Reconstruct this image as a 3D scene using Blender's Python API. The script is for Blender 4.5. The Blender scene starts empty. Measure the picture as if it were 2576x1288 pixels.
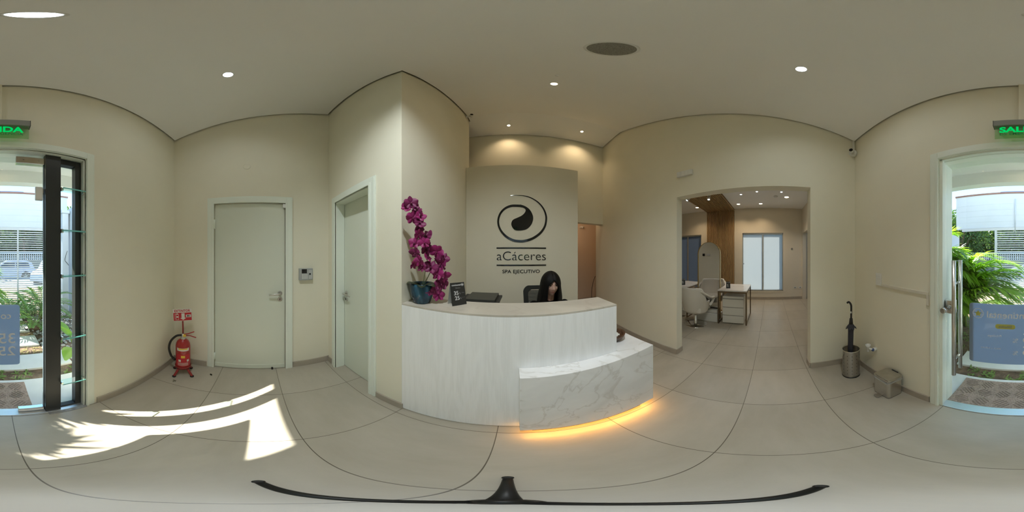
import bpy, bmesh, math, random
from mathutils import Matrix, Vector
from math import sin, cos, pi, radians, sqrt, atan2
random.seed(7)
SC = bpy.context.scene
COL = SC.collection

# ---------------------------------------------------------------- camera, sky, sun, exposure
cam_d = bpy.data.cameras.new('camera')
cam_d.type = 'PANO'
cam_d.panorama_type = 'EQUIRECTANGULAR'
cam_d.clip_start = 0.01
cam_o = bpy.data.objects.new('camera', cam_d)
COL.objects.link(cam_o)
cam_o.location = (0, 0, 1.47)
cam_o.rotation_euler = (pi/2, 0, 0)
SC.camera = cam_o

world = bpy.data.worlds.new('sky')
SC.world = world
world.use_nodes = True
wn = world.node_tree.nodes
wl = world.node_tree.links
wn.clear()
w_out = wn.new('ShaderNodeOutputWorld')
w_bg = wn.new('ShaderNodeBackground')
w_ramp = wn.new('ShaderNodeValToRGB')
w_sep = wn.new('ShaderNodeSeparateXYZ')
w_geo = wn.new('ShaderNodeTexCoord')
wl.new(w_geo.outputs['Generated'], w_sep.inputs[0])
wl.new(w_sep.outputs['Z'], w_ramp.inputs[0])
w_ramp.color_ramp.elements[0].position = 0.0
w_ramp.color_ramp.elements[0].color = (0.62, 0.84, 0.98, 1)
w_ramp.color_ramp.elements[1].position = 0.6
w_ramp.color_ramp.elements[1].color = (0.30, 0.60, 1.0, 1)
wl.new(w_ramp.outputs[0], w_bg.inputs[0])
w_bg.inputs[1].default_value = 1.3
wl.new(w_bg.outputs[0], w_out.inputs[0])

SUN_TRAVEL = Vector((-0.63*cos(radians(41.5)), 0.777*cos(radians(41.5)), -sin(radians(41.5))))
sun_d = bpy.data.lights.new('sun', 'SUN')
sun_d.energy = 12
sun_d.angle = radians(0.55)
sun_d.color = (1.0, 0.95, 0.86)
sun_o = bpy.data.objects.new('sun', sun_d)
COL.objects.link(sun_o)
sun_o.location = (6, -8, 9)
sun_o.rotation_euler = SUN_TRAVEL.to_track_quat('-Z', 'Y').to_euler()

SC.view_settings.view_transform = 'Standard'
SC.view_settings.look = 'None'
SC.view_settings.gamma = 1
SC.view_settings.use_curve_mapping = False
SC.view_settings.exposure = 0.93
SC.cycles.use_denoising = True
SC.cycles.max_bounces = 9
SC.cycles.diffuse_bounces = 5
SC.cycles.glossy_bounces = 4
SC.cycles.transmission_bounces = 6
SC.cycles.transparent_max_bounces = 12
SC.cycles.sample_clamp_indirect = 6
SC.cycles.caustics_reflective = False
SC.cycles.caustics_refractive = False

# lamp powers in watts
P_COOL_L = 6.5
P_COOL_R = 9
P_COOL_B = 73
P_WARM = 4
P_NICHE = 8.5
P_SALON = 15
P_CORR = 3

# ---------------------------------------------------------------- materials
def lin(c):
    if isinstance(c, str):
        c = [int(c[i:i+2], 16)/255 for i in (0, 2, 4)]
        c = [x/12.92 if x <= .04045 else ((x+.055)/1.055)**2.4 for x in c]
    return (c[0], c[1], c[2], 1)

def new_mat(name):
    m = bpy.data.materials.new(name)
    m.use_nodes = True
    nt = m.node_tree
    return m, nt, nt.nodes['Principled BSDF'], nt.nodes['Material Output']

def mat(name, col, rough=.6, metal=0, var=0.0, vscale=8, bump=0.0, bscale=60, spec=.5, stretch=None, coat=0):
    m, nt, b, o = new_mat(name)
    c = lin(col)
    b.inputs['Base Color'].default_value = c
    b.inputs['Roughness'].default_value = rough
    b.inputs['Metallic'].default_value = metal
    b.inputs['Specular IOR Level'].default_value = spec
    b.inputs['Coat Weight'].default_value = coat
    tc = None
    if var or bump:
        tc = nt.nodes.new('ShaderNodeTexCoord')
        mp = nt.nodes.new('ShaderNodeMapping')
        nt.links.new(tc.outputs['Object'], mp.inputs[0])
        if stretch: mp.inputs['Scale'].default_value = stretch
    if var:
        n = nt.nodes.new('ShaderNodeTexNoise')
        n.inputs['Scale'].default_value = vscale
        n.inputs['Detail'].default_value = 5
        nt.links.new(mp.outputs[0], n.inputs[0])
        r = nt.nodes.new('ShaderNodeValToRGB')
        r.color_ramp.elements[0].position = .3
        r.color_ramp.elements[1].position = .7
        r.color_ramp.elements[0].color = tuple(max(0, x*(1-var)) for x in c[:3])+(1,)
        r.color_ramp.elements[1].color = tuple(min(1, x*(1+var)) for x in c[:3])+(1,)
        nt.links.new(n.outputs[0], r.inputs[0])
        nt.links.new(r.outputs[0], b.inputs['Base Color'])
    if bump:
        n = nt.nodes.new('ShaderNodeTexNoise')
        n.inputs['Scale'].default_value = bscale
        n.inputs['Detail'].default_value = 4
        nt.links.new(mp.outputs[0], n.inputs[0])
        bp = nt.nodes.new('ShaderNodeBump')
        bp.inputs['Strength'].default_value = bump
        bp.inputs['Distance'].default_value = .01
        nt.links.new(n.outputs[0], bp.inputs['Height'])
        nt.links.new(bp.outputs[0], b.inputs['Normal'])
    return m

def emit(name, col, strength):
    m, nt, b, o = new_mat(name)
    nt.nodes.remove(b)
    e = nt.nodes.new('ShaderNodeEmission')
    e.inputs[0].default_value = lin(col)
    e.inputs[1].default_value = strength
    nt.links.new(e.outputs[0], o.inputs[0])
    return m

def thin_glass(name, tint=(0.93, 0.98, 0.96), refl=.06, rough=0.0):
    m, nt, b, o = new_mat(name)
    nt.nodes.remove(b)
    t = nt.nodes.new('ShaderNodeBsdfTransparent')
    t.inputs[0].default_value = tint+(1,)
    g = nt.nodes.new('ShaderNodeBsdfGlossy')
    g.inputs['Roughness'].default_value = rough
    lw = nt.nodes.new('ShaderNodeLayerWeight')
    lw.inputs[0].default_value = .5
    pw = nt.nodes.new('ShaderNodeMath'); pw.operation = 'POWER'; pw.inputs[1].default_value = 5
    nt.links.new(lw.outputs['Facing'], pw.inputs[0])
    f = nt.nodes.new('ShaderNodeMath'); f.operation = 'MULTIPLY_ADD'; f.inputs[1].default_value = .45; f.inputs[2].default_value = refl/2
    nt.links.new(pw.outputs[0], f.inputs[0])
    mx = nt.nodes.new('ShaderNodeMixShader')
    nt.links.new(f.outputs[0], mx.inputs[0])
    nt.links.new(t.outputs[0], mx.inputs[1])
    nt.links.new(g.outputs[0], mx.inputs[2])
    nt.links.new(mx.outputs[0], o.inputs[0])
    return m

def translucent(name, col, tcol, f=.5, rough=.5, clear=0.0):
    m, nt, b, o = new_mat(name)
    b.inputs['Base Color'].default_value = lin(col)
    b.inputs['Roughness'].default_value = rough
    t = nt.nodes.new('ShaderNodeBsdfTranslucent')
    t.inputs[0].default_value = lin(tcol)
    mx = nt.nodes.new('ShaderNodeMixShader')
    mx.inputs[0].default_value = f
    nt.links.new(b.outputs[0], mx.inputs[1])
    nt.links.new(t.outputs[0], mx.inputs[2])
    last = mx
    if clear:
        tr = nt.nodes.new('ShaderNodeBsdfTransparent')
        m2 = nt.nodes.new('ShaderNodeMixShader')
        m2.inputs[0].default_value = clear
        nt.links.new(mx.outputs[0], m2.inputs[1])
        nt.links.new(tr.outputs[0], m2.inputs[2])
        last = m2
    nt.links.new(last.outputs[0], o.inputs[0])
    return m

def floor_tile_mat(name, c1, c2, groove, x0, px, y0, py, skew=0.0, rough=.32, gw=.004):
    m, nt, b, o = new_mat(name)
    N, L = nt.nodes, nt.links
    tc = N.new('ShaderNodeTexCoord')
    sp = N.new('ShaderNodeSeparateXYZ')
    L.new(tc.outputs['Object'], sp.inputs[0])
    def mth(op, a, bb=None):
        n = N.new('ShaderNodeMath'); n.operation = op
        for i, v in enumerate((a, bb)):
            if v is None: continue
            if isinstance(v, (int, float)): n.inputs[i].default_value = v
            else: L.new(v, n.inputs[i])
        return n.outputs[0]
    X, Y = sp.outputs[0], sp.outputs[1]
    Y2 = mth('ADD', Y, mth('MULTIPLY', X, skew))
    u = mth('DIVIDE', mth('SUBTRACT', X, x0), px)
    v = mth('DIVIDE', mth('SUBTRACT', Y2, y0), py)
    def near(t, p):
        f = mth('FRACT', t)
        d = mth('MINIMUM', f, mth('SUBTRACT', 1.0, f))
        return mth('LESS_THAN', mth('MULTIPLY', d, p), gw/2)
    line = mth('MAXIMUM', near(u, px), near(v, py))
    cell = N.new('ShaderNodeCombineXYZ')
    L.new(mth('FLOOR', u), cell.inputs[0]); L.new(mth('FLOOR', v), cell.inputs[1])
    wn_ = N.new('ShaderNodeTexWhiteNoise'); wn_.noise_dimensions = '2D'
    L.new(cell.outputs[0], wn_.inputs[0])
    ns = N.new('ShaderNodeTexNoise'); ns.inputs['Scale'].default_value = 2.2; ns.inputs['Detail'].default_value = 7
    ns.inputs['Roughness'].default_value = .62
    mp = N.new('ShaderNodeMapping'); mp.inputs['Scale'].default_value = (1, 2.4, 1)
    L.new(tc.outputs['Object'], mp.inputs[0]); L.new(mp.outputs[0], ns.inputs[0])
    mixf = mth('ADD', mth('MULTIPLY', ns.outputs[0], .8), mth('MULTIPLY', wn_.outputs[0], .2))
    r = N.new('ShaderNodeValToRGB')
    r.color_ramp.elements[0].position = .3; r.color_ramp.elements[1].position = .72
    r.color_ramp.elements[0].color = lin(c1); r.color_ramp.elements[1].color = lin(c2)
    L.new(mixf, r.inputs[0])
    mx = N.new('ShaderNodeMix'); mx.data_type = 'RGBA'
    L.new(line, mx.inputs[0]); L.new(r.outputs[0], mx.inputs[6]); mx.inputs[7].default_value = lin(groove)
    L.new(mx.outputs[2], b.inputs['Base Color'])
    L.new(mth('ADD', mth('MULTIPLY', ns.outputs[0], .2), rough-.1), b.inputs['Roughness'])
    b.inputs['Specular IOR Level'].default_value = .45
    bp = N.new('ShaderNodeBump'); bp.inputs['Strength'].default_value = .3; bp.inputs['Distance'].default_value = .003
    bp.invert = True
    L.new(line, bp.inputs['Height']); L.new(bp.outputs[0], b.inputs['Normal'])
    return m

def wood_white_mat(name, base, vein, scale=1.0):
    m, nt, b, o = new_mat(name)
    N, L = nt.nodes, nt.links
    tc = N.new('ShaderNodeTexCoord')
    mp = N.new('ShaderNodeMapping'); mp.inputs['Scale'].default_value = (9*scale, 9*scale, .7*scale)
    L.new(tc.outputs['Object'], mp.inputs[0])
    n = N.new('ShaderNodeTexNoise'); n.inputs['Scale'].default_value = 1.1; n.inputs['Detail'].default_value = 3
    n.inputs['Distortion'].default_value = .6
    L.new(mp.outputs[0], n.inputs[0])
    mu = N.new('ShaderNodeMath'); mu.operation = 'MULTIPLY'; mu.inputs[1].default_value = 26
    L.new(n.outputs[0], mu.inputs[0])
    si = N.new('ShaderNodeMath'); si.operation = 'SINE'
    L.new(mu.outputs[0], si.inputs[0])
    fine = N.new('ShaderNodeTexNoise'); fine.inputs['Scale'].default_value = 20; fine.inputs['Detail'].default_value = 4
    mp2 = N.new('ShaderNodeMapping'); mp2.inputs['Scale'].default_value = (8, 8, .25)
    L.new(tc.outputs['Object'], mp2.inputs[0]); L.new(mp2.outputs[0], fine.inputs[0])
    ad = N.new('ShaderNodeMath'); ad.operation = 'MULTIPLY_ADD'; ad.inputs[1].default_value = .16
    L.new(si.outputs[0], ad.inputs[0]); L.new(fine.outputs[0], ad.inputs[2])
    r = N.new('ShaderNodeValToRGB')
    r.color_ramp.elements[0].position = .3; r.color_ramp.elements[1].position = .68
    r.color_ramp.elements[0].color = lin(vein); r.color_ramp.elements[1].color = lin(base)
    L.new(ad.outputs[0], r.inputs[0]); L.new(r.outputs[0], b.inputs['Base Color'])
    b.inputs['Roughness'].default_value = .5
    bp = N.new('ShaderNodeBump'); bp.inputs['Strength'].default_value = .15; bp.inputs['Distance'].default_value = .002
    L.new(ad.outputs[0], bp.inputs['Height']); L.new(bp.outputs[0], b.inputs['Normal'])
    return m

def marble_mat(name, base, cloud, vein, scale=1.0, rough=.3):
    m, nt, b, o = new_mat(name)
    N, L = nt.nodes, nt.links
    tc = N.new('ShaderNodeTexCoord')
    n = N.new('ShaderNodeTexNoise'); n.inputs['Scale'].default_value = 3.2*scale; n.inputs['Detail'].default_value = 8
    n.inputs['Distortion'].default_value = 1.0
    L.new(tc.outputs['Object'], n.inputs[0])
    r = N.new('ShaderNodeValToRGB')
    r.color_ramp.elements[0].position = .34; r.color_ramp.elements[1].position = .6
    r.color_ramp.elements[0].color = lin(cloud); r.color_ramp.elements[1].color = lin(base)
    L.new(n.outputs[0], r.inputs[0])
    n2 = N.new('ShaderNodeTexNoise'); n2.inputs['Scale'].default_value = 2.0*scale; n2.inputs['Detail'].default_value = 5
    n2.inputs['Distortion'].default_value = 2.0
    mp = N.new('ShaderNodeMapping'); mp.inputs['Location'].default_value = (3.3, 1.7, 5.1); mp.inputs['Rotation'].default_value = (.4, .7, .3)
    L.new(tc.outputs['Object'], mp.inputs[0]); L.new(mp.outputs[0], n2.inputs[0])
    s = N.new('ShaderNodeMath'); s.operation = 'SUBTRACT'; s.inputs[1].default_value = .5
    L.new(n2.outputs[0], s.inputs[0])
    a = N.new('ShaderNodeMath'); a.operation = 'ABSOLUTE'; L.new(s.outputs[0], a.inputs[0])
    r2 = N.new('ShaderNodeValToRGB')
    r2.color_ramp.elements[0].position = 0; r2.color_ramp.elements[1].position = .018
    r2.color_ramp.elements[0].color = (.55, .55, .55, 1); r2.color_ramp.elements[1].color = (0, 0, 0, 1)
    L.new(a.outputs[0], r2.inputs[0])
    mx = N.new('ShaderNodeMix'); mx.data_type = 'RGBA'
    L.new(r2.outputs[0], mx.inputs[0]); L.new(r.outputs[0], mx.inputs[6]); mx.inputs[7].default_value = lin(vein)
    L.new(mx.outputs[2], b.inputs['Base Color'])
    b.inputs['Roughness'].default_value = rough
    return m

M = {}
M['wall'] = mat('wall_paint', (.83, .795, .655), .85, var=.015, vscale=3, bump=.04, bscale=90)
M['ceiling'] = mat('ceiling_paint', (.93, .93, .92), .9, var=.01, vscale=2)
M['gap'] = mat('shadow_gap_paint', (.10, .085, .05), .95)
M['trim'] = mat('trim_paint', (.83, .88, .79), .38, bump=.02, bscale=40)
M['door'] = mat('door_paint', (.72, .755, .65), .45, bump=.02, bscale=40)
M['base'] = mat('baseboard_tile', (.42, .37, .30), .4, var=.06, vscale=10)
M['floor'] = floor_tile_mat('floor_tile', (.40, .36, .285), (.49, .445, .365), (.12, .10, .07), -.072, .604, .19, .583, .0155)
M['chrome'] = mat('polished_steel', (.72, .71, .69), .16, 1)
M['steel'] = mat('brushed_steel', (.60, .58, .54), .28, 1, var=.08, vscale=20, stretch=(1, 1, 18))
M['alu'] = mat('satin_aluminium', (.62, .63, .62), .4, 1)
M['darkalu'] = mat('dark_anodised_aluminium', (.022, .024, .024), .42)
M['black'] = mat('black_plastic', (.012, .012, .012), .45)
M['blackgloss'] = mat('black_gloss_acrylic', (.006, .006, .006), .08)
M['white'] = mat('white_plastic', (.78, .78, .74), .4)
M['glass'] = thin_glass('clear_glass', (.975, .99, .985))
M['shelf'] = thin_glass('green_edge_glass', (.84, .96, .93))
M['shelfedge'] = translucent('glass_cut_edge', (.35, .72, .68), (.35, .8, .75), .5, .2)
M['deskwood'] = wood_white_mat('white_wood_grain', (.95, .95, .95), (.89, .89, .885))
M['marble'] = marble_mat('grey_white_marble', (.91, .90, .89), (.81, .80, .785), (.62, .59, .54), 1.0)
M['counter'] = marble_mat('beige_marble', (.60, .55, .47), (.50, .455, .385), (.46, .41, .34), .7, .35)
M['panel'] = mat('logo_panel_paint', (.70, .655, .52), .75, var=.015, vscale=3)

# ---------------------------------------------------------------- mesh helpers
def V(*a): return Vector(a)

def box(bm, x0, x1, y0, y1, z0, z1, mi=0, bev=0.0):
    vs = [bm.verts.new((x, y, z)) for z in (z0, z1) for y in (y0, y1) for x in (x0, x1)]
    fs = [(0, 2, 3, 1), (4, 5, 7, 6), (0, 1, 5, 4), (2, 6, 7, 3), (0, 4, 6, 2), (1, 3, 7, 5)]
    out = []
    for f in fs:
        fc = bm.faces.new([vs[i] for i in f]); fc.material_index = mi; out.append(fc)
    if bev:
        es = {e for f in out for e in f.edges}
        r = bmesh.ops.bevel(bm, geom=list(es), offset=bev, segments=2, affect='EDGES', profile=.6)
        for f in r['faces']: f.material_index = mi
    return vs

def obox(bm, c, size, mtx=None, mi=0, bev=0.0):
    n0 = len(bm.verts)
    b2 = bmesh.new()
    box(b2, -size[0]/2, size[0]/2, -size[1]/2, size[1]/2, -size[2]/2, size[2]/2, mi, bev)
    m = Matrix.Translation(c) @ (mtx.to_4x4() if mtx else Matrix())
    merge(bm, b2, m)

def merge(bm, b2, m=None):
    b2.verts.index_update()
    vs = [bm.verts.new((m @ v.co) if m else v.co) for v in b2.verts]
    for f in b2.faces:
        try:
            nf = bm.faces.new([vs[v.index] for v in f.verts])
            nf.material_index = f.material_index; nf.smooth = f.smooth
        except ValueError:
            pass
    b2.free()

def prism(bm, pts, h, mtx=None, mi=0, bev=0):
    """polygon pts (2D, ccw) extruded 0..h along local z, placed by mtx"""
    b2 = bmesh.new()
    a = [b2.verts.new((p[0], p[1], 0)) for p in pts]
    c = [b2.verts.new((p[0], p[1], h)) for p in pts]
    n = len(pts)
    f1 = b2.faces.new(list(reversed(a))); f2 = b2.faces.new(c)
    for i in range(n):
        b2.faces.new([a[i], a[(i+1) % n], c[(i+1) % n], c[i]])
    bmesh.ops.triangulate(b2, faces=[f1, f2]) if n > 4 else None
    if bev:
        es = [e for e in b2.edges if len(e.link_faces) == 2 and e.calc_face_angle(0) > .6]
        bmesh.ops.bevel(b2, geom=es, offset=bev, segments=2, affect='EDGES')
    bmesh.ops.recalc_face_normals(b2, faces=b2.faces)
    for f in b2.faces: f.material_index = mi
    merge(bm, b2, mtx)

def lathe(bm, prof, c=(0, 0, 0), n=32, mi=0, axis=None, cap=True, smooth=True):
    """prof: list of (r, z) from bottom to top"""
    b2 = bmesh.new()
    rings = []
    for r, z in prof:
        if r < 1e-6:
            rings.append([b2.verts.new((0, 0, z))])
        else:
            rings.append([b2.verts.new((r*cos(2*pi*i/n), r*sin(2*pi*i/n), z)) for i in range(n)])
    for a, b in zip(rings, rings[1:]):
        for i in range(n):
            j = (i+1) % n
            if len(a) == 1 and len(b) == 1: continue
            if len(a) == 1: f = b2.faces.new([a[0], b[j], b[i]])
            elif len(b) == 1: f = b2.faces.new([a[i], a[j], b[0]])
            else: f = b2.faces.new([a[i], a[j], b[j], b[i]])
            f.smooth = smooth
    if cap:
        if len(rings[0]) > 1: b2.faces.new(list(reversed(rings[0])))
        if len(rings[-1]) > 1: b2.faces.new(rings[-1])
    for f in b2.faces: f.material_index = mi
    m = Matrix.Translation(c)
    if axis is not None:
        m = m @ Vector(axis).to_track_quat('Z', 'Y').to_matrix().to_4x4()
    merge(bm, b2, m)

def cyl(bm, a, b, r, r2=None, n=16, mi=0):
    a, b = Vector(a), Vector(b)
    L = (b-a).length
    lathe(bm, [(r, 0), (r if r2 is None else r2, L)], a, n, mi, b-a)

def smooth_path(pts, k=6):
    P = [Vector(p) for p in pts]
    out = []
    for i in range(len(P)-1):
        p0 = P[max(0, i-1)]; p1 = P[i]; p2 = P[i+1]; p3 = P[min(len(P)-1, i+2)]
        for j in range(k):
            t = j/k
            out.append(.5*((2*p1)+(-p0+p2)*t+(2*p0-5*p1+4*p2-p3)*t*t+(-p0+3*p1-3*p2+p3)*t*t*t))
    out.append(P[-1])
    return out

def tube(bm, pts, r, n=10, mi=0, cap=True, flat=1.0):
    P = [Vector(p) for p in pts]
    rs = r if isinstance(r, (list, tuple)) else [r]*len(P)
    if len(rs) != len(P):
        rs = [rs[min(len(rs)-1, int(i/(len(P)-1)*(len(rs)-1)))]*1.0 + 0 for i in range(len(P))]
    rings = []
    up = None
    for i, p in enumerate(P):
        t = (P[min(i+1, len(P)-1)]-P[max(i-1, 0)]).normalized()
        if up is None:
            up = Vector((0, 0, 1)) if abs(t.z) < .9 else Vector((0, 1, 0))
        s = t.cross(up).normalized(); u = s.cross(t).normalized(); up = u
        rings.append([bm.verts.new(p+(s*cos(2*pi*k/n)+u*sin(2*pi*k/n)*flat)*rs[i]) for k in range(n)])
    for a, b in zip(rings, rings[1:]):
        for k in range(n):
            f = bm.faces.new([a[k], a[(k+1) % n], b[(k+1) % n], b[k]]); f.smooth = True; f.material_index = mi
    if cap:
        f = bm.faces.new(list(reversed(rings[0]))); f.material_index = mi
        f = bm.faces.new(rings[-1]); f.material_index = mi

def ell(bm, c, r, n=16, m=10, mi=0, mtx=None):
    b2 = bmesh.new()
    bmesh.ops.create_uvsphere(b2, u_segments=n, v_segments=m, radius=1)
    for f in b2.faces: f.smooth = True; f.material_index = mi
    mm = Matrix.Translation(c) @ (mtx.to_4x4() if mtx else Matrix()) @ Matrix.Diagonal((r[0], r[1], r[2], 1))
    merge(bm, b2, mm)

def frame(o, x, y):
    x = Vector(x).normalized(); y = Vector(y).normalized(); z = x.cross(y)
    return Matrix(((x.x, y.x, z.x, o[0]), (x.y, y.y, z.y, o[1]), (x.z, y.z, z.z, o[2]), (0, 0, 0, 1)))

def text_bm(s, w=None, h=None, ext=.001, offset=0.0, align='CENTER', spacing=1.0):
    """lettering as solid geometry in the xy plane, fitted to width w and/or height h, centred at 0"""
    c = bpy.data.curves.new('lettering', 'FONT')
    c.body = s; c.size = 1; c.extrude = .02; c.offset = offset; c.space_character = spacing
    c.resolution_u = 4
    o = bpy.data.objects.new('lettering', c)
    me = bpy.data.meshes.new_from_object(o)
    bm = bmesh.new(); bm.from_mesh(me)
    bpy.data.objects.remove(o); bpy.data.curves.remove(c); bpy.data.meshes.remove(me)
    xs = [v.co.x for v in bm.verts]; ys = [v.co.y for v in bm.verts]
    x0, x1, y0, y1 = min(xs), max(xs), min(ys), max(ys)
    sx = w/(x1-x0) if w else None
    sy = h/(y1-y0) if h else None
    if sx is None: sx = sy
    if sy is None: sy = sx
    for v in bm.verts:
        v.co = Vector(((v.co.x-(x0+x1)/2)*sx, (v.co.y-(y0+y1)/2)*sy, (v.co.z+.02)/.04*ext))
    return bm

# ---------------------------------------------------------------- object helpers
MW = {}
def thing(name, label, cat, loc=(0, 0, 0), rz=0, group=None):
    o = bpy.data.objects.new(name, None); COL.objects.link(o)
    o.empty_display_size = .05
    o.location = loc; o.rotation_euler = (0, 0, rz)
    o['label'] = label; o['category'] = cat
    if group: o['group'] = group
    MW[o.name] = Matrix.Translation(loc) @ Matrix.Rotation(rz, 4, 'Z')
    return o

def part(name, bm, mats, parent=None, local=False, label=None, smooth=False):
    """links one mesh object; geometry is in world space unless local"""
    if not isinstance(mats, (list, tuple)): mats = [mats]
    me = bpy.data.meshes.new(name)
    mw = MW.get(parent.name) if parent else None
    if mw is not None and not local:
        bm.transform(mw.inverted())
    if smooth:
        for f in bm.faces: f.smooth = True
    bm.normal_update()
    bm.to_mesh(me); bm.free()
    for m in mats: me.materials.append(M[m] if isinstance(m, str) else m)
    o = bpy.data.objects.new(name, me); COL.objects.link(o)
    if parent:
        o.parent = parent
        if mw is not None: MW[o.name] = mw
    if label: o['label'] = label
    return o

def solid(name, bm, mats, label, cat, group=None, kind=None, smooth=False):
    o = part(name, bm, mats, None, smooth=smooth)
    o['label'] = label; o['category'] = cat
    if group: o['group'] = group
    if kind: o['kind'] = kind
    return o

def struct(name, bm, mats, label=None, cat=None, smooth=False):
    o = part(name, bm, mats, None, smooth=smooth)
    o['kind'] = 'structure'
    if label: o['label'] = label
    if cat: o['category'] = cat
    return o

def dup(root, loc=None, rz=None, label=None, group=None):
    r = root.copy(); COL.objects.link(r)
    if loc is not None: r.location = loc
    if rz is not None: r.rotation_euler = (0, 0, rz)
    if label: r['label'] = label
    if group: r['group'] = group
    for ch in list(root.children):
        if ch.type == 'LIGHT': continue
        c = ch.copy(); COL.objects.link(c); c.parent = r
        for g in list(ch.children):
            d = g.copy(); COL.objects.link(d); d.parent = c
    return r

def lamp(name, kind, loc, energy, color, parent=None, size=.05, spot=None, blend=.6, direction=(0, 0, -1), size_y=None):
    d = bpy.data.lights.new(name, kind)
    d.energy = energy; d.color = color
    if kind == 'SPOT':
        d.spot_size = radians(spot or 140); d.spot_blend = blend; d.shadow_soft_size = size
    elif kind == 'AREA':
        d.shape = 'RECTANGLE' if size_y else 'DISK'; d.size = size
        if size_y: d.size_y = size_y
    else:
        d.shadow_soft_size = size
    o = bpy.data.objects.new(name, d); COL.objects.link(o)
    o.location = loc
    o.rotation_euler = Vector(direction).to_track_quat('-Z', 'Y').to_euler()
    if parent:
        o.parent = parent
        mw = MW[parent.name]
        o.matrix_parent_inverse = mw.inverted()
    return o

def B(): return bmesh.new()

# ================================================================ ROOM SHELL
def ceil_z(y):
    return 3.135+.355*(y+.98) if y <= 2.37 else 4.3243-.075*(y-2.37)

def xl(y): return -1.745-.0248*(y+.957)          # left wall face
def xr(y): return 1.71+.0485*(y+1.01)            # right wall face
def yf(x): return -.957-.01534*(x+1.745)         # front (street side) wall face
YC = .852                                        # wall with the second door
XD = -.685                                       # return wall beside the desk

def poly_slab(bm, pts, z0, z1, mi=0):
    """plan polygon pts between heights z0(x,y) and z1(x,y) (numbers or functions of y)"""
    f0 = z0 if callable(z0) else (lambda y: z0)
    f1 = z1 if callable(z1) else (lambda y: z1)
    a = [bm.verts.new((x, y, f0(y))) for x, y in pts]
    b = [bm.verts.new((x, y, f1(y))) for x, y in pts]
    n = len(pts)
    fs = [bm.faces.new(a[::-1]), bm.faces.new(b)]
    for i in range(n): fs.append(bm.faces.new([a[i], a[(i+1) % n], b[(i+1) % n], b[i]]))
    for f in fs: f.material_index = mi
    bmesh.ops.recalc_face_normals(bm, faces=fs)

TOP = 4.75
# floor of the reception, salon and corridor
b = B(); poly_slab(b, [(-2.1, -1.06), (6.0, -1.06), (6.0, 5.0), (-2.1, 5.0)], -.12, 0)
struct('floor', b, 'floor')

# left wall with door 1 (shallow recess for the leaf)
D1A, D1B, D1H = -.462, .322, 2.068
b = B()
def wl_seg(y0, y1, z0, z1, d0=0.0, d1=.2):
    poly_slab(b, [(xl(y0)-d0, y0), (xl(y1)-d0, y1), (xl(y1)-d1, y1), (xl(y0)-d1, y0)], z0, z1)
wl_seg(-1.16, D1A, 0, TOP); wl_seg(D1B, 1.10, 0, TOP); wl_seg(D1A, D1B, D1H, TOP); wl_seg(D1A, D1B, 0, D1H, .06)
struct('wall_left', b, 'wall')

# wall with door 2, and the return wall to the desk
D2A, D2B, D2H = -1.598, -1.012, 2.078
b = B()
box(b, -1.80, D2A, YC, YC+.135, 0, TOP); box(b, D2B, XD, YC, YC+.135, 0, TOP); box(b, D2A, D2B, YC, YC+.135, D2H, TOP)
box(b, -1.80, XD, YC+.135, YC+.22, 0, TOP)
struct('wall_back', b, 'wall')
b = B(); box(b, XD-.12, XD, YC+.22, 2.54, 0, TOP)
struct('wall_desk_side', b, 'wall')

# right wall with the wide opening
OA, OB, OH = -.462, 1.137, 2.275
b = B()
def wr_seg(y0, y1, z0, z1, d=.135):
    poly_slab(b, [(xr(y0), y0), (xr(y0)+d, y0), (xr(y1)+d, y1), (xr(y1), y1)], z0, z1)
wr_seg(-1.16, OA, 0, TOP); wr_seg(OB, 3.40, 0, TOP); wr_seg(OA, OB, OH, TOP)
struct('wall_right', b, 'wall')

# front wall with the entrance
EA, EB, EH = -.566, .562, 2.228
b = B()
def wf_seg(x0, x1, z0, z1, y1=-1.17):
    poly_slab(b, [(x0, yf(x0)), (x0, y1), (x1, y1), (x1, yf(x1))], z0, z1)
wf_seg(-2.0, EA, 0, TOP); wf_seg(EB, 1.95, 0, TOP); wf_seg(EA, EB, EH, TOP)
struct('wall_front', b, 'wall')

# bulkhead above the corridor behind the logo panel
b = B(); box(b, -1.5, 1.92, 3.06, 3.2, 2.17, TOP)
struct('wall_niche', b, 'wall')
# corridor behind
M['peach'] = mat('corridor_paint', (.72, .60, .47), .85)
b = B()
box(b, -1.6, 2.9, 4.75, 4.85, 0, TOP); box(b, -1.6, -1.5, 2.54, 4.75, 0, TOP); box(b, 2.8, 2.9, 3.4, 4.75, 0, TOP)
box(b, -1.5, XD-.12, 2.46, 2.54, 0, TOP)
struct('wall_corridor', b, 'peach')
b = B(); box(b, -1.5, 2.8, 3.2, 4.75, 2.68, 2.72)
struct('ceiling_corridor', b, 'ceiling')

# ceiling: sloping slab inset from the walls, a dark shadow gap behind it
g = .020
cp = [(xl(-.957)+g, -.957+g), (xl(YC)+g, YC-g), (XD+g, YC-g), (XD+g, 2.37), (xr(2.37)-g, 2.37), (1.71-g, yf(1.71)+g)]
b = B(); poly_slab(b, cp[::-1], ceil_z, lambda y: ceil_z(y)+.03)
np_ = [(XD+g, 2.37), (XD+g, 2.54), (-1.5+g, 2.54), (-1.5+g, 3.06-g), (xr(3.06)-g, 3.06-g), (xr(2.37)-g, 2.37)]
cz2 = lambda y: 4.3243-.075*(y-2.37)
poly_slab(b, np_, cz2, lambda y: cz2(y)+.03)
struct('ceiling', b, 'ceiling')
b = B()
big = [(-2.0, -1.16), (2.05, -1.16), (2.05, 2.37), (-2.0, 2.37)]
poly_slab(b, big, lambda y: ceil_z(y)+.045, lambda y: ceil_z(y)+.08)
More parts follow.
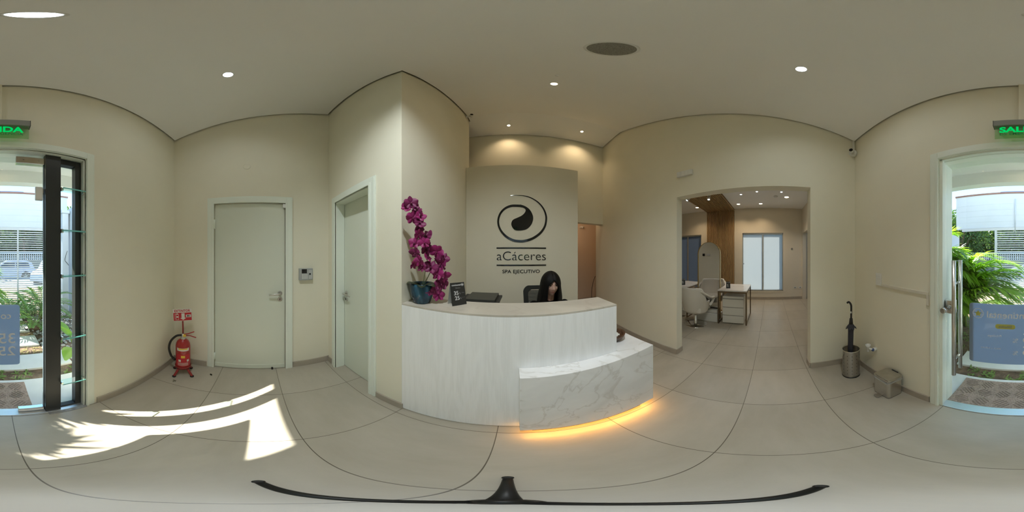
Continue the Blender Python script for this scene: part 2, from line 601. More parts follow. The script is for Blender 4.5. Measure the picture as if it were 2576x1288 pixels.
poly_slab(b, [(-2.0, 2.37), (2.05, 2.37), (2.05, 3.2), (-2.0, 3.2)], lambda y: cz2(y)+.045, lambda y: cz2(y)+.08)
struct('ceiling_void', b, 'gap')
b = B(); box(b, -2.3, 6.3, -1.17, 5.1, TOP, TOP+.12)
struct('roof', b, 'gap')
b = B(); box(b, -2.3, -2.12, -1.17, 5.1, 0, TOP); box(b, -2.3, 6.3, 4.95, 5.1, 0, TOP); box(b, 1.95, 6.3, -2.9, -2.8, 0, 3.3)
box(b, 5.5, 6.3, 3.45, 4.95, 0, TOP)
struct('wall_outer', b, 'gap')

# baseboards (grey tile, 9 cm)
BH, BT = .088, .013
def base_line(name, segs):
    b = B()
    for (x0, y0), (x1, y1) in segs:
        d = V(x1-x0, y1-y0); n = V(-d.y, d.x).normalized()*BT
        poly_slab(b, [(x0, y0), (x1, y1), (x1+n.x, y1+n.y), (x0+n.x, y0+n.y)], 0, BH)
    struct(name, b, 'base')
base_line('baseboard_left', [((xl(-.548), -.548), (xl(-.957), -.957)), ((xl(YC), YC), (xl(.405), .405))])
base_line('baseboard_front', [((-1.74, yf(-1.74)), (-.655, yf(-.655))), ((.648, yf(.648)), (1.71, yf(1.71)))])
base_line('baseboard_back', [((-1.695, YC), (xl(YC), YC)), ((XD+.013, YC), (-.93, YC))])
base_line('baseboard_right', [((xr(-1.0), -1.0), (xr(OA), OA)), ((xr(OA), OA), (xr(OA)+.135, OA)), ((xr(OB)+.135, OB), (xr(OB), OB)), ((xr(OB), OB), (xr(3.4), 3.4))])
base_line('baseboard_corridor', [((2.8, 4.75), (-1.5, 4.75))])

# ================================================================ DOORS 1 AND 2
def door_handle(parent, o, out, along, s=1):
    """lever and key rose; o on the leaf face, out = normal, along = lever direction"""
    o, out, along = Vector(o), Vector(out), Vector(along)
    b = B()
    lathe(b, [(.026, 0), (.026, .006), (.022, .009)], o, 20, axis=out)
    cyl(b, o, o+out*.05, .009, n=12)
    tube(b, smooth_path([o+out*.048, o+out*.052+along*.03, o+out*.05+along*.075-V(0, 0, .004), o+out*.04+along*.12-V(0, 0, .012)], 5), [.011, .010, .009, .0075], n=10)
    h = part('door_handle', b, 'steel', parent, label='brushed steel lever handle')
    b = B()
    lathe(b, [(.026, 0), (.026, .006), (.022, .009)], o-V(0, 0, .068), 20, axis=out)
    part('key_rose', b, 'steel', parent, label='round steel key rose')
    b = B(); k = o-V(0, 0, .068)+out*.009
    obox(b, k, (.008, .008, .022)); part('keyhole', b, 'black', parent)

t = thing('door_1', 'plain white door with steel lever between fire extinguisher and wall terminal', 'door', (xl(-.07), -.07, 0))
t['kind'] = 'structure'
xf = xl(-.07)
b = B(); box(b, xf-.05, xf-.010, D1A+.004, D1B-.004, .008, D1H-.004, bev=.002)
part('door_leaf', b, 'door', t)
b = B(); box(b, xf-.012, xf-.004, D1A+.004, D1B-.004, .008, .075, bev=.002); part('kick_strip', b, 'door', t)
def casing(t, fr, x0, x1, h, w=.078, back=None):
    """stepped casing around an opening; fr maps local (u along wall, v up, n out of wall)"""
    steps = [(0, w, .012), (.012, w-.012, .017), (.0, .022, .022)]
    for nm, (uu0, uu1, vv0, vv1) in (('side_casing', (x0-w, x0, 0, h+w)), ('side_casing', (x1, x1+w, 0, h+w)), ('head_casing', (x0, x1, h, h+w))):
        b = B()
        for a0, a1, th in steps:
            if nm == 'head_casing':
                q = (x0-a1 if False else x0, x1, h+a0, h+a1)
                bx = (x0-a0, x1+a0, h+a0, h+a1)
            elif uu0 < x0-.001:
                bx = (x0-a1, x0-a0, 0, h+a1)
            else:
                bx = (x1+a0, x1+a1, 0, h+a1)
            box(b, bx[0], bx[1], bx[2], bx[3], 0, th, bev=.0025)
        b.transform(fr)
        part(nm, b, 'trim', t)
# frame on left wall: u -> +y, v -> z, normal -> +x
casing(t, frame((xf+.0, 0, 0), (0, 1, 0), (0, 0, 1)), D1A, D1B, D1H, .078)
door_handle(t, (xf-.010, .262, 1.052), (1, 0, 0), (0, -1, 0))
for z in (1.83, .19):
    b = B(); cyl(b, (xf+.004, D1A+.004, z-.055), (xf+.004, D1A+.004, z+.055), .009, n=10); part('hinge', b, 'trim', t)
b = B(); box(b, xf+.0, xf+.014, D1B-.03, D1B+.004, D1H-.055, D1H-.008, bev=.003); part('alarm_contact', b, 'white', t)
b = B(); box(b, xf-.01, xf+.016, .165, .185, 0.0, .03); part('door_bolt', b, 'black', t)

t = thing('door_2', 'white door set deep in its frame next to the reception desk', 'door', (-1.3, YC, 0))
t['kind'] = 'structure'
b = B(); box(b, D2A+.003, D2B-.003, YC+.108, YC+.133, .008, D2H-.004, bev=.002); part('door_leaf', b, 'door', t)
casing(t, frame((0, YC, 0), (1, 0, 0), (0, 0, 1)), D2A, D2B, D2H, .076)
b = B(); box(b, D2A-.001, D2A+.010, YC+.002, YC+.105, 0, D2H, bev=.001); part('jamb_lining', b, 'trim', t)
b = B(); box(b, D2B-.010, D2B+.001, YC+.002, YC+.105, 0, D2H, bev=.001); part('jamb_lining', b, 'trim', t)
b = B(); box(b, D2A+.011, D2B-.011, YC+.002, YC+.105, D2H-.010, D2H+.001, bev=.001); part('head_lining', b, 'trim', t)
door_handle(t, (D2A+.052, YC+.108, 1.047), (0, -1, 0), (1, 0, 0))

# ================================================================ ENTRANCE (trim, door, sidelight)
GY = -1.045      # glass plane
yfe = yf(0)
b = B()
w = .072
for a0, a1, th in ((0, w, .010), (.010, w-.010, .015), (.004, .024, .022)):
    box(b, EA-a1, EA-a0, yfe-.004, yfe+th, 0, EH+a1, bev=.002)
    box(b, EB+a0, EB+a1, yfe-.012, yfe+th, 0, EH+a1, bev=.002)
    box(b, EA-a0, EB+a0, yfe-.008, yfe+th, EH+a0, EH+a1, bev=.002)
for d0, d1, p in ((-.985, -1.015, .012), (-1.03, -1.165, .006)):
    box(b, EA-.002, EA+p, d1, d0, 0, EH, bev=.002)
    box(b, EB-p*2, EB+.002, d1, d0, 0, EH, bev=.002)
    box(b, EA, EB, d1, d0, EH-p, EH+.002, bev=.002)
struct('trim_1', b, 'trim', 'stepped white trim around the glass entrance', 'trim')

t = thing('door_3', 'frameless glass entrance door with long pull handles and a blue poster', 'door', (.12, GY, 0))
t['kind'] = 'structure'
DX0, DX1 = -.282, .536
b = B(); box(b, DX0, DX1, GY-.005, GY+.005, .012, 2.19); part('glass_leaf', b, 'glass', t)
b = B(); box(b, DX0-.004, DX0, GY-.006, GY+.006, .012, 2.19); part('glass_edge', b, mat('door_glass_edge', (.30, .38, .44), .25), t)
b = B(); box(b, -.29, -.10, GY-.02, GY+.022, 2.135, 2.195, bev=.004)
for x in (-.25, -.15): lathe(b, [(.007, 0), (.007, .003)], (x, GY+.022, 2.17), 12, axis=(0, 1, 0))
part('top_pivot', b, 'chrome', t, label='chrome corner pivot at the door head')
b = B(); box(b, -.285, -.115, GY-.02, GY+.022, .016, .062, bev=.004); part('bottom_pivot', b, 'chrome', t)
b = B(); box(b, -.275, -.225, GY+.006, GY+.028, 1.845, 1.945, bev=.006); part('door_sensor', b, 'white', t, label='white plastic door sensor')
b = B(); box(b, -.282, -.262, GY-.016, GY+.016, 1.90, 1.94, bev=.002); part('glass_clamp', b, 'steel', t)
for s, y in ((1, GY+.055), (-1, GY-.06)):
    b = B(); hx = .455
    cyl(b, (hx, y, .50), (hx, y, 1.44), .0155, n=18)
    for z in (.66, 1.28): cyl(b, (hx, GY+.005*s, z), (hx, y, z), .009, n=12)
    part('pull_handle', b, 'steel', t)
b = B(); box(b, .465, .556, GY-.022, GY+.024, 1.05, 1.15, bev=.004)
lk = part('lock_case', b, 'chrome', t, label='chrome lock case on the glass')
b = B(); lathe(b, [(.011, 0), (.011, .02), (.022, .024), (.022, .055), (.018, .06)], (.522, GY+.024, 1.085), 20, axis=(.1, 1, 0)); part('lock_knob', b, 'chrome', lk)
b = B(); tube(b, smooth_path([(.55, GY+.026, 1.155), (.553, GY+.034, 1.11), (.549, GY+.03, 1.05)], 4), .005, n=8); part('strap', b, 'black', lk)

# sidelight with dark aluminium posts
t = thing('window_1', 'narrow sidelight in dark aluminium frame beside the glass door', 'window', (-.44, GY, 0))
t['kind'] = 'structure'
b = B(); box(b, -.392, -.288, GY-.02, GY+.045, 0, EH-.005, bev=.002); part('post', b, 'darkalu', t)
b = B(); box(b, EA+.012, EA+.056, GY-.035, GY+.02, 0, EH-.012, bev=.002); part('post', b, 'darkalu', t)
b = B(); box(b, -.512, -.392, GY-.03, GY+.018, EH-.06, EH-.012, bev=.002); part('head_bar', b, 'darkalu', t)
b = B(); box(b, -.512, -.392, GY-.03, GY+.018, 0.0, .022, bev=.002); part('sill_bar', b, 'darkalu', t)
b = B(); box(b, -.512, -.392, GY-.012, GY-.004, .02, EH-.05); part('pane', b, 'glass', t)
for z in (1.925, 1.63, 1.335, .885, .425):
    s = thing('glass_shelf', 'z', 'shelf', (-.45, -1.0, z), 0, 'glass shelves in the sidelight')
    s['label'] = {1.925: 'topmost small glass shelf in the narrow sidelight', 1.63: 'second glass shelf from the top of the sidelight', 1.335: 'middle glass shelf in the narrow sidelight',
                  .885: 'second glass shelf from the bottom of the sidelight', .425: 'lowest glass shelf in the narrow sidelight'}[z]
    b = B(); box(b, -.553, -.388, -1.018, -.955, z, z+.008); part('shelf_plate', b, 'shelf', s)
    b = B(); box(b, -.553, -.388, -.955, -.953, z-.0005, z+.0085); part('cut_edge', b, 'shelfedge', s)
    for x in (-.549, -.392):
        b = B(); box(b, x-.008, x+.008, -.99, -.97, z-.010, z+.016, bev=.003); part('clip', b, 'chrome', s)

# threshold
b = B(); box(b, EA, EB, -1.075, -.985, -.01, .006, bev=.002)
struct('trim_2', b, 'alu', 'metal threshold strip under the glass door', 'threshold')
M['thresh'] = mat('worn_cement', (.30, .29, .27), .7, var=.3, vscale=25)
b = B(); box(b, EA, -.30, -1.02, -.955, -.01, .004); struct('trim_3', b, 'thresh', 'worn cement sill under the sidelight', 'threshold')

# poster on the glass
M['poster'] = translucent('poster_film', (.31, .37, .40), (.12, .23, .40), .35, .45, .10)
M['posterink'] = translucent('poster_white_ink', (.90, .92, .94), (.55, .6, .65), .3, .5)
M['posteryellow'] = translucent('poster_yellow_ink', (.62, .60, .16), (.7, .7, .15), .35, .5)
def round_rect(x0, x1, y0, y1, r, n=6):
    pts = []
    for cx, cy, a0 in ((x1-r, y1-r, 0), (x0+r, y1-r, pi/2), (x0+r, y0+r, pi), (x1-r, y0+r, 3*pi/2)):
        for i in range(n+1):
            a = a0+i*pi/2/n; pts.append((cx+r*cos(a), cy+r*sin(a)))
    return pts
def bank_logo(bm, fr, cx, cy, r, th=.0006, mi=0):
    pts = [(cx+r*cos(2*pi*i/40), cy+r*sin(2*pi*i/40)) for i in range(40)]
    b2 = B()
    n = 40
    for i in range(n):
        a0, a1 = 2*pi*i/n, 2*pi*(i+1)/n
        prism(b2, [(cx+r*cos(a0), cy+r*sin(a0)), (cx+r*cos(a1), cy+r*sin(a1)), (cx+r*.88*cos(a1), cy+r*.88*sin(a1)), (cx+r*.88*cos(a0), cy+r*.88*sin(a0))], th)
    for y in (-.45, -.15, .15, .42):
        hw = sqrt(max(.01, .8-y*y))
        for s in (-1, 1):
            xa, xb = sorted((s*hw*r, s*.42*r)); prism(b2, [(cx+xa, cy+y*r-.05*r), (cx+xb, cy+y*r-.05*r), (cx+xb, cy+y*r+.05*r), (cx+xa, cy+y*r+.05*r)], th)
    star = []
    for i in range(10):
        a = pi/2+i*pi/5; rr = r*(.66 if i % 2 == 0 else .34); star.append((cx+rr*cos(a), cy+rr*sin(a)-.04*r))
    b3 = B(); prism(b3, star, th); 
    b2.transform(fr); merge(bm, b2)
    return b3
t = thing('poster', 'blue promotional poster stuck on the glass entrance door', 'poster', (.117, GY+.006, .90))
px0, px1, pz0, pz1 = -.127, .361, .652, 1.148
fr = frame((0, GY+.0062, 0), (1, 0, 0), (0, 0, 1))
fr_in = fr @ Matrix.Translation((0, 0, -.0022)) # ink on the inner side
b = B(); prism(b, round_rect(px0, px1, pz0, pz1, .02), -.0010, frame((0, GY+.0062, 0), (1, 0, 0), (0, 0, 1))); part('film', b, 'poster', t)
def ink(name, s, cx, cz, w=None, h=None, m='posterink', off=0.0, label=None):
    bm = text_bm(s, w, h, .0005, off); bm.transform(frame((cx, GY+.0082, cz), (1, 0, 0), (0, 0, 1)))
    return part(name, bm, m, t)
ink('lettering', 'continental', .085, 1.072, w=.31, off=.012)
b = B(); star = bank_logo(b, frame((0, GY+.0082, 0), (1, 0, 0), (0, 0, 1)), .300, 1.075, .038)
part('logo_ring', b, 'posterink', t)
star.transform(frame((0, GY+.0082, 0), (1, 0, 0), (0, 0, 1))); part('logo_star', star, 'posteryellow', t)
b = B(); prism(b, round_rect(.055, .185, .985-.018, .985+.018, .017), .0004, frame((0, GY+.0078, 0), (1, 0, 0), (0, 0, 1))); part('pill', b, 'posteryellow', t)
ink('lettering', 'Sábados', .12, .985, w=.085, m='poster')
ink('lettering', '35', -.045, .895, h=.085, off=.01); ink('lettering', '%', .055, .875, h=.038)
ink('lettering', '25', -.045, .785, h=.085, off=.01); ink('lettering', '%', .055, .765, h=.038)
ink('lettering', 'Privilege', .19, .905, w=.09); ink('lettering', 'Black e Infinite', .215, .80, w=.13)

# exit sign
M['exitgreen'] = emit('exit_green', (.0, .52, .10), .62)
M['acrylic'] = thin_glass('exit_acrylic', (.80, .92, .78))
EY = -.925
t = thing('exit_sign', 'hanging clear exit sign with green letters above the entrance', 'sign', (0, EY, 2.29))
b = B(); box(b, -.172, .174, EY-.035, EY+.012, 2.425, 2.485, bev=.003); part('housing', b, mat('sign_housing_grey', (.28, .29, .27), .6), t)
for x in (-.1745, .1735):
    b = B(); box(b, x, x+.003, EY-.036, EY+.013, 2.424, 2.486); part('end_cap', b, 'black', t)
b = B(); box(b, -.165, .167, EY-.003, EY+.003, 2.29, 2.425); part('acrylic_plate', b, 'acrylic', t)
b = text_bm('SALIDA', .275, .062, .001, .035); b.transform(frame((.003, EY+.0032, 2.378), (-1, 0, 0), (0, 0, 1))); part('lettering', b, 'exitgreen', t)
b = text_bm('DE EMERGENCIA', .27, .024, .001, .008); b.transform(frame((.003, EY+.0032, 2.331), (-1, 0, 0), (0, 0, 1))); part('lettering', b, mat('exit_green_dim', (.02, .35, .10), .5), t)
b = B(); box(b, -.012, .032, yf(0)-.002, yf(0)+.030, 2.49, ceil_z(-.95)-.002, bev=.002)
solid('cable_duct', b, 'wall', 'painted vertical cable duct running from the exit sign to the ceiling', 'cable duct')

# ================================================================ RECEPTION DESK
CT = 1.146
DXL, DXR = XD+.002, .636
t = thing('reception_desk', 'white wood grain reception desk with a low marble block', 'desk', (0, .85, 0))
b = B(); box(b, DXL, DXR, .85, .868, .012, CT-.0125, bev=.0015); part('front_panel', b, 'deskwood', t)
b = B(); box(b, DXR-.018, DXR, .869, 1.085, .773, CT-.0125, bev=.0015); part('end_panel', b, 'deskwood', t)
b = B(); box(b, DXL, DXR, .85, 1.092, CT-.012, CT, bev=.0012); part('counter_top', b, 'counter', t)
b = B(); box(b, DXL, DXR-.019, 1.07, 1.086, .771, CT-.0125); part('back_panel', b, 'deskwood', t)
b = B(); box(b, DXL, .639, .869, 1.50, .735, .769); part('work_top', b, 'deskwood', t)
b = B()
prism(b, [(.036, .746), (.878, .746), (.878, 1.78), (.642, 1.78), (.642, .849), (.036, .849)], .668, Matrix.Translation((0, 0, .104)), bev=.0012)
part('marble_block', b, 'marble', t, label='veined grey marble lower block')
b = B(); box(b, .10, .80, .80, .846, 0, .103); box(b, .66, .80, .87, 1.72, 0, .103); part('plinth', b, 'black', t)
b = B(); box(b, .04, .86, .762, .772, .097, .1035); part('led_strip', b, emit('led_amber', (1.0, .50, .10), 1.6), t, label='glowing amber strip under the marble')
lamp('led_light', 'AREA', (.455, .767, .095), .85, (1.0, .48, .10), t, size=.80, size_y=.012)
lamp('led_light', 'AREA', (.862, 1.2, .095), .7, (1.0, .48, .10), t, size=.012, size_y=.8)
b = B(); box(b, -.66, -.63, .9, 1.48, 0, .734); part('side_support', b, 'deskwood', t)

# orchid on the counter
M['petal'] = mat('orchid_petal', (.19, .012, .085), .55, var=.25, vscale=40)
M['petal2'] = mat('orchid_petal_bright', (.30, .015, .13), .55, var=.25, vscale=40)
M['lip'] = mat('orchid_lip', (.12, .005, .04), .5)
M['oleaf'] = mat('orchid_leaf', (.018, .035, .012), .35, var=.2, vscale=20)
M['ostem'] = mat('orchid_stem', (.16, .19, .06), .5)
def glaze_mat():
    m, nt, bb, o = new_mat('blue_glaze')
    tc = nt.nodes.new('ShaderNodeTexCoord'); mp = nt.nodes.new('ShaderNodeMapping'); mp.inputs['Scale'].default_value = (30, 30, 4)
    n = nt.nodes.new('ShaderNodeTexNoise'); n.inputs['Scale'].default_value = 1.2; n.inputs['Detail'].default_value = 4
    nt.links.new(tc.outputs['Object'], mp.inputs[0]); nt.links.new(mp.outputs[0], n.inputs[0])
    r = nt.nodes.new('ShaderNodeValToRGB')
    r.color_ramp.elements[0].position = .36; r.color_ramp.elements[1].position = .66
    r.color_ramp.elements[0].color = (.004, .018, .045, 1); r.color_ramp.elements[1].color = (.035, .12, .19, 1)
    nt.links.new(n.outputs[0], r.inputs[0]); nt.links.new(r.outputs[0], bb.inputs['Base Color'])
    bb.inputs['Roughness'].default_value = .12
    return m
M['glaze'] = glaze_mat()
PC = V(-.585, .950, CT)
t = thing('potted_orchid', 'tall magenta orchid in a glossy blue pot on the desk counter', 'plant', tuple(PC))
b = B(); lathe(b, [(.0, .002), (.052, 0), (.060, .008), (.078, .06), (.085, .115), (.086, .136), (.081, .138), (.078, .12), (.0, .115)], PC, 40, cap=False); part('pot', b, 'glaze', t)
b = B(); lathe(b, [(.077, .117), (0, .124)], PC, 24, cap=False); part('moss', b, mat('moss', (.05, .06, .02), .9, bump=.6, bscale=120), t)
def petal_blade(bm, L, W, curl, ang, tilt, mi=0, nu=6, nv=4):
    """rounded petal from the origin outwards in the xz plane, facing -y"""
    R = Matrix.Rotation(ang, 4, 'Y') @ Matrix.Rotation(tilt, 4, 'X')
    g = []
    for i in range(nu+1):
        u = i/nu; wv = W*(sin(pi*min(1, u*.86+.10))**.6)*(.35+.65*min(1, u*2.2))
        if i == nu: wv = W*.18
        row = []
        for j in range(nv+1):
            v = j/nv*2-1
            p = V(v*wv/2, -curl*(u*u)*L+.16*W*v*v-.02*L*sin(u*6), u*L)
            row.append(bm.verts.new(R @ p))
        g.append(row)
    for i in range(nu):
        for j in range(nv):
            f = bm.faces.new([g[i][j], g[i][j+1], g[i+1][j+1], g[i+1][j]]); f.smooth = True; f.material_index = mi
def flower_mesh(seed, r=1.0):
    rd = random.Random(seed); bm = B()
    petal_blade(bm, r*.95, r*.70, .10, 0, rd.uniform(-.1, .25))
    for s in (-1, 1):
        petal_blade(bm, r*1.0, r*1.12, .14+rd.uniform(-.1, .2), s*1.35, rd.uniform(.0, .4))
        petal_blade(bm, r*.92, r*.66, .10, s*2.5, rd.uniform(.0, .3))
    ell(bm, (0, -r*.14, -r*.12), (r*.14, r*.16, r*.18), 8, 6, 1)
    petal_blade(bm, r*.42, r*.34, .9, pi, .5, 1, 4, 2)
    return bm
fl = [(-.64, .895, 1.841, .038), (-.619, .909, 1.813, .028), (-.665, .876, 1.806, .028), (-.604, .92, 1.776, .031), (-.629, .902, 1.732, .038), (-.585, .931, 1.742, .031), (-.588, .93, 1.693, .031), (-.596, .925, 1.657, .031), (-.598, .923, 1.616, .031), (-.55, .952, 1.606, .038), (-.619, .909, 1.559, .034), (-.564, .944, 1.559, .031), (-.55, .952, 1.518, .041), (-.614, .913, 1.49, .034), (-.49, .985, 1.499, .041), (-.445, 1.006, 1.456, .031), (-.545, .956, 1.462, .031), (-.59, .928, 1.437, .031), (-.462, .998, 1.418, .044), (-.523, .968, 1.393, .041), (-.624, .906, 1.412, .028), (-.577, .936, 1.393, .028), (-.484, .988, 1.349, .038), (-.439, 1.009, 1.33, .034), (-.462, .998, 1.279, .038), (-.495, .982, 1.24, .031), (-.479, .99, 1.197, .034), (-.534, .962, 1.227, .025)]
EYE = V(0, 0, 1.47)
fmeshes = []
rd = random.Random(3)
for i, (x, y, z, r) in enumerate(fl):
    k = (.925 if x < -.55 else .96)+rd.uniform(-.012, .012)
    p = EYE+(V(x, y, z)-EYE)*k
    if i < 6:
        o = part('flower', flower_mesh(i), ['petal2' if i in (4, 2, 5) else 'petal', 'lip'], t, local=True)
        fmeshes.append(o)
    else:
        o = fmeshes[i % 6].copy(); COL.objects.link(o); o.parent = t
    d = V(-p.x, -p.y, 0).normalized()
    az = atan2(d.x, -d.y)       # flower faces -y in its own frame
    o.location = p-PC
    o.rotation_euler = (rd.uniform(-.5, .35), rd.uniform(-.7, .7), az+rd.uniform(-.9, .9))
    o.scale = (r*1.30,)*3
fp = [EYE+(V(*f[:3])-EYE)*(.94 if f[0] < -.55 else .97) for f in fl]
for ids in ((12, 10, 8, 7, 5, 0), (19, 14, 15, 22, 24, 26)):
    b = B(); tube(b, smooth_path([PC+V(0, 0, .10)]+[fp[i]+V(-.0, .02, 0) for i in ids], 5), .0028, n=6); part('stem', b, 'ostem', t)
def leaf_blade(bm, base, d, L, W, droop, mi=0, n=8, up=V(0, 0, 1), fold=.15):
    base = Vector(base); d = Vector(d).normalized(); s = d.cross(up).normalized()
    rows = []
    for i in range(n+1):
        u = i/n; p = base+d*(L*u)+up*(-droop*L*u*u)
        wv = W*(sin(pi*min(1, (u*.92+.06)))**.75)/2
        rows.append([bm.verts.new(p-s*wv+up*wv*fold), bm.verts.new(p), bm.verts.new(p+s*wv+up*wv*fold)])
    for a, c in zip(rows, rows[1:]):
        for j in (0, 1):
            f = bm.faces.new([a[j], a[j+1], c[j+1], c[j]]); f.smooth = True; f.material_index = mi
for az, L, W, dr, up in ((200, .11, .075, .25, .35), (-20, .13, .07, .35, .45), (250, .13, .075, .3, .6), (300, .12, .07, .4, .5), (20, .10, .06, .3, .5)):
    b = B(); a = radians(az); leaf_blade(b, PC+V(.01*cos(a), .01*sin(a), .12), (cos(a), sin(a), up), L, W, dr); part('leaf', b, 'oleaf', t)

# small tent cards
M['card'] = mat('black_card', (.022, .022, .020), .35)
M['cardback'] = mat('grey_card', (.42, .42, .40), .6)
M['cardink'] = mat('white_print', (.72, .72, .72), .5)
M['cardinkdim'] = mat('grey_print', (.22, .22, .22), .5)
def tent_card(loc, rz, label, w=.106, h=.152):
    """card faces -y in its own frame, leaning back"""
    t = thing('tent_card', label, 'sign', loc, rz, 'black promotional tent cards')
    lean = .22
    fr = frame((0, -.04, 0), (1, 0, 0), (0, sin(lean), cos(lean)))
    b = B(); prism(b, [(-w/2, 0), (w/2, 0), (w/2, h), (-w/2, h)], .0015, fr @ Matrix.Translation((0, 0, -.0015))); part('front_face', b, 'card', t, local=True)
    top = V(0, -.04+h*sin(lean), h*cos(lean))
    b = B()
    prism(b, [(-w/2, 0), (w/2, 0), (w/2, h), (-w/2, h)], .0015, frame((0, -.04+2*h*sin(lean)+.002, 0), (1, 0, 0), (0, -sin(lean), cos(lean))))
    part('back_leaf', b, 'cardback', t, local=True)
    def wr(s, x, y, ww=None, hh=None, m='cardink', off=0):
        bm = text_bm(s, ww, hh, .0004, off); bm.transform(fr @ Matrix.Translation((x, y, .0002))); part('lettering', bm, m, t, local=True)
    wr('continental', -.010, h*.895, .066, off=.012)
    b = B(); st = bank_logo(b, fr @ Matrix.Translation((0, 0, .0002)), .036, h*.895, .0095, .0004); st.transform(fr @ Matrix.Translation((0, 0, .0002))); merge(b, st); part('logo', b, 'cardink', t, local=True)
    wr('Sábados', 0, h*.765, .036, m='cardinkdim')
    wr('35', -.016, h*.545, hh=.026, off=.012); wr('%', .011, h*.525, hh=.013, m='cardinkdim'); wr('Privilege', .034, h*.535, .021, m='cardinkdim')
    wr('25', -.012, h*.325, hh=.026, off=.012); wr('%', .014, h*.305, hh=.013, m='cardinkdim'); wr('Black e Infinite', .035, h*.33, .022, m='cardinkdim')
    return t
c0 = V(-.363, .948); c1 = V(-.293, 1.028); cm = (c0+c1)/2; ca = atan2(c1.y-c0.y, c1.x-c0.x)
nrm = V(sin(ca), -cos(ca))
tent_card((cm.x-nrm.x*.04, cm.y-nrm.y*.04, CT), ca, 'black tent card with white discount numbers beside the orchid')

# printer behind the counter
t = thing('printer', 'dark desktop printer with flat grey lid behind the counter, right of the card', 'printer', (-.245, 1.28, .77))
b = B(); box(b, -.385, -.105, 1.16, 1.40, .7705, 1.105, bev=.008); part('body', b, 'black', t)
M['lidgrey'] = mat('dark_grey_plastic', (.045, .045, .038), .5)
b = B(); prism(b, [(-.39, 1.155), (-.10, 1.155), (-.085, 1.42), (-.40, 1.42)], .016, Matrix.Translation((0, 0, 1.106)), bev=.002); part('tray', b, 'black', t)
b = B(); prism(b, [(-.345, 1.165), (-.125, 1.165), (-.115, 1.41), (-.35, 1.41)], .02, Matrix.Translation((0, 0, 1.124)), bev=.003); part('lid', b, 'lidgrey', t, label='flat grey lid')

# bowl on the marble
t = thing('bowl', 'brown glazed bowl on the marble ledge behind the desk end', 'bowl', (.728, 1.0, .772))
b = B(); lathe(b, [(.0, 0), (.034, 0), (.036, .006), (.058, .022), (.076, .048), (.083, .072), (.079, .073), (.070, .046), (.05, .022), (0, .014)], (.728, 1.0, .772), 36, cap=False); part('shell', b, mat('bowl_glaze', (.11, .055, .03), .25, var=.5, vscale=30), t)
b = B()
for i in range(12):
    a = i*2.4; r_ = .012+.03*((i*7) % 10)/10
    obox(b, (.728+r_*cos(a), 1.0+r_*sin(a), .772+.038+.006*(i % 3)), (.022, .016, .008), Matrix.Rotation(a, 3, 'Z') @ Matrix.Rotation(.3, 3, 'X'), i % 3, .002)
part('sweets', b, [mat('sweet_silver', (.35, .40, .45), .3, .6), mat('sweet_orange', (.6, .2, .03), .35), 'white'], t)

# ================================================================ LOGO PANEL
t = thing('logo_panel', 'freestanding beige wall panel with a black spiral logo behind the desk', 'panel', (.16, 2.42, 0))
b = B(); box(b, XD+.002, 1.009, 2.362, 2.50, 0, 2.947, bev=.002); part('board', b, 'panel', t)
LY = 2.3615
frp = frame((0, LY, 0), (1, 0, 0), (0, 0, 1))
sp = [(-0.022, 2.387, 0.0022), (0.077, 2.392, 0.0065), (0.18, 2.384, 0.0109), (0.284, 2.351, 0.0153), (0.388, 2.28, 0.0196), (0.462, 2.185, 0.024), (0.498, 2.085, 0.0273), (0.501, 2.008, 0.0295), (0.484, 1.92, 0.0316), (0.441, 1.843, 0.0349), (0.378, 1.778, 0.0371), (0.284, 1.72, 0.0382), (0.18, 1.689, 0.0393), (0.108, 1.685, 0.0393), (0.016, 1.699, 0.0382), (-0.077, 1.748, 0.036), (-0.144, 1.816, 0.0327), (-0.185, 1.89, 0.0305), (-0.2, 1.965, 0.0295), (-0.192, 2.041, 0.0295), (-0.159, 2.117, 0.0316), (-0.097, 2.181, 0.0349), (-0.015, 2.218, 0.0382), (0.067, 2.222, 0.0393), (0.118, 2.22, 0.0404)]
hd = [(0.118, 2.242), (0.18, 2.221), (0.242, 2.18), (0.284, 2.12), (0.308, 2.044), (0.296, 1.968), (0.263, 1.908), (0.211, 1.864), (0.149, 1.846), (0.087, 1.842), (0.036, 1.854), (0.005, 1.889), (-0.01, 1.932), (-0.003, 1.974), (0.021, 2.007), (0.077, 2.034), (0.139, 2.067), (0.18, 2.107), (0.198, 2.146), (0.19, 2.173), (0.159, 2.193), (0.118, 2.199)]
pts = smooth_path([(x, z, w_) for x, z, w_ in sp], 5)
left, right = [], []
for i, p in enumerate(pts):
    d = pts[min(i+1, len(pts)-1)]-pts[max(i-1, 0)]; n = V(-d.y, d.x).normalized(); w_ = p.z*.92
    left.append((p.x+n.x*w_/2, p.y+n.y*w_/2)); right.append((p.x-n.x*w_/2, p.y-n.y*w_/2))
b = B()
for i in range(len(pts)-1):
    prism(b, [left[i], right[i], right[i+1], left[i+1]], .006, frp)
hp = [(p.x, p.y) for p in smooth_path([(x, z, 0) for x, z in hd], 4)]
prism(b, hp[::-1], .006, frp)
part('spiral_logo', b, 'blackgloss', t, label='black gloss spiral emblem')
for z in (1.586, 1.336):
    b = B(); prism(b, [(-.224, z-.009), (.5, z-.009), (.5, z+.009), (-.224, z+.009)], .006, frp); part('rule_bar', b, 'blackgloss', t)
b = text_bm('aCáceres', .715, .128, .006, -.012); b.transform(frp @ Matrix.Translation((.138, 1.472, 0))); part('lettering', b, 'blackgloss', t)
b = text_bm('SPA EJECUTIVO', .545, .066, .006, .004); b.transform(frp @ Matrix.Translation((.133, 1.238, 0))); part('lettering', b, 'blackgloss', t)

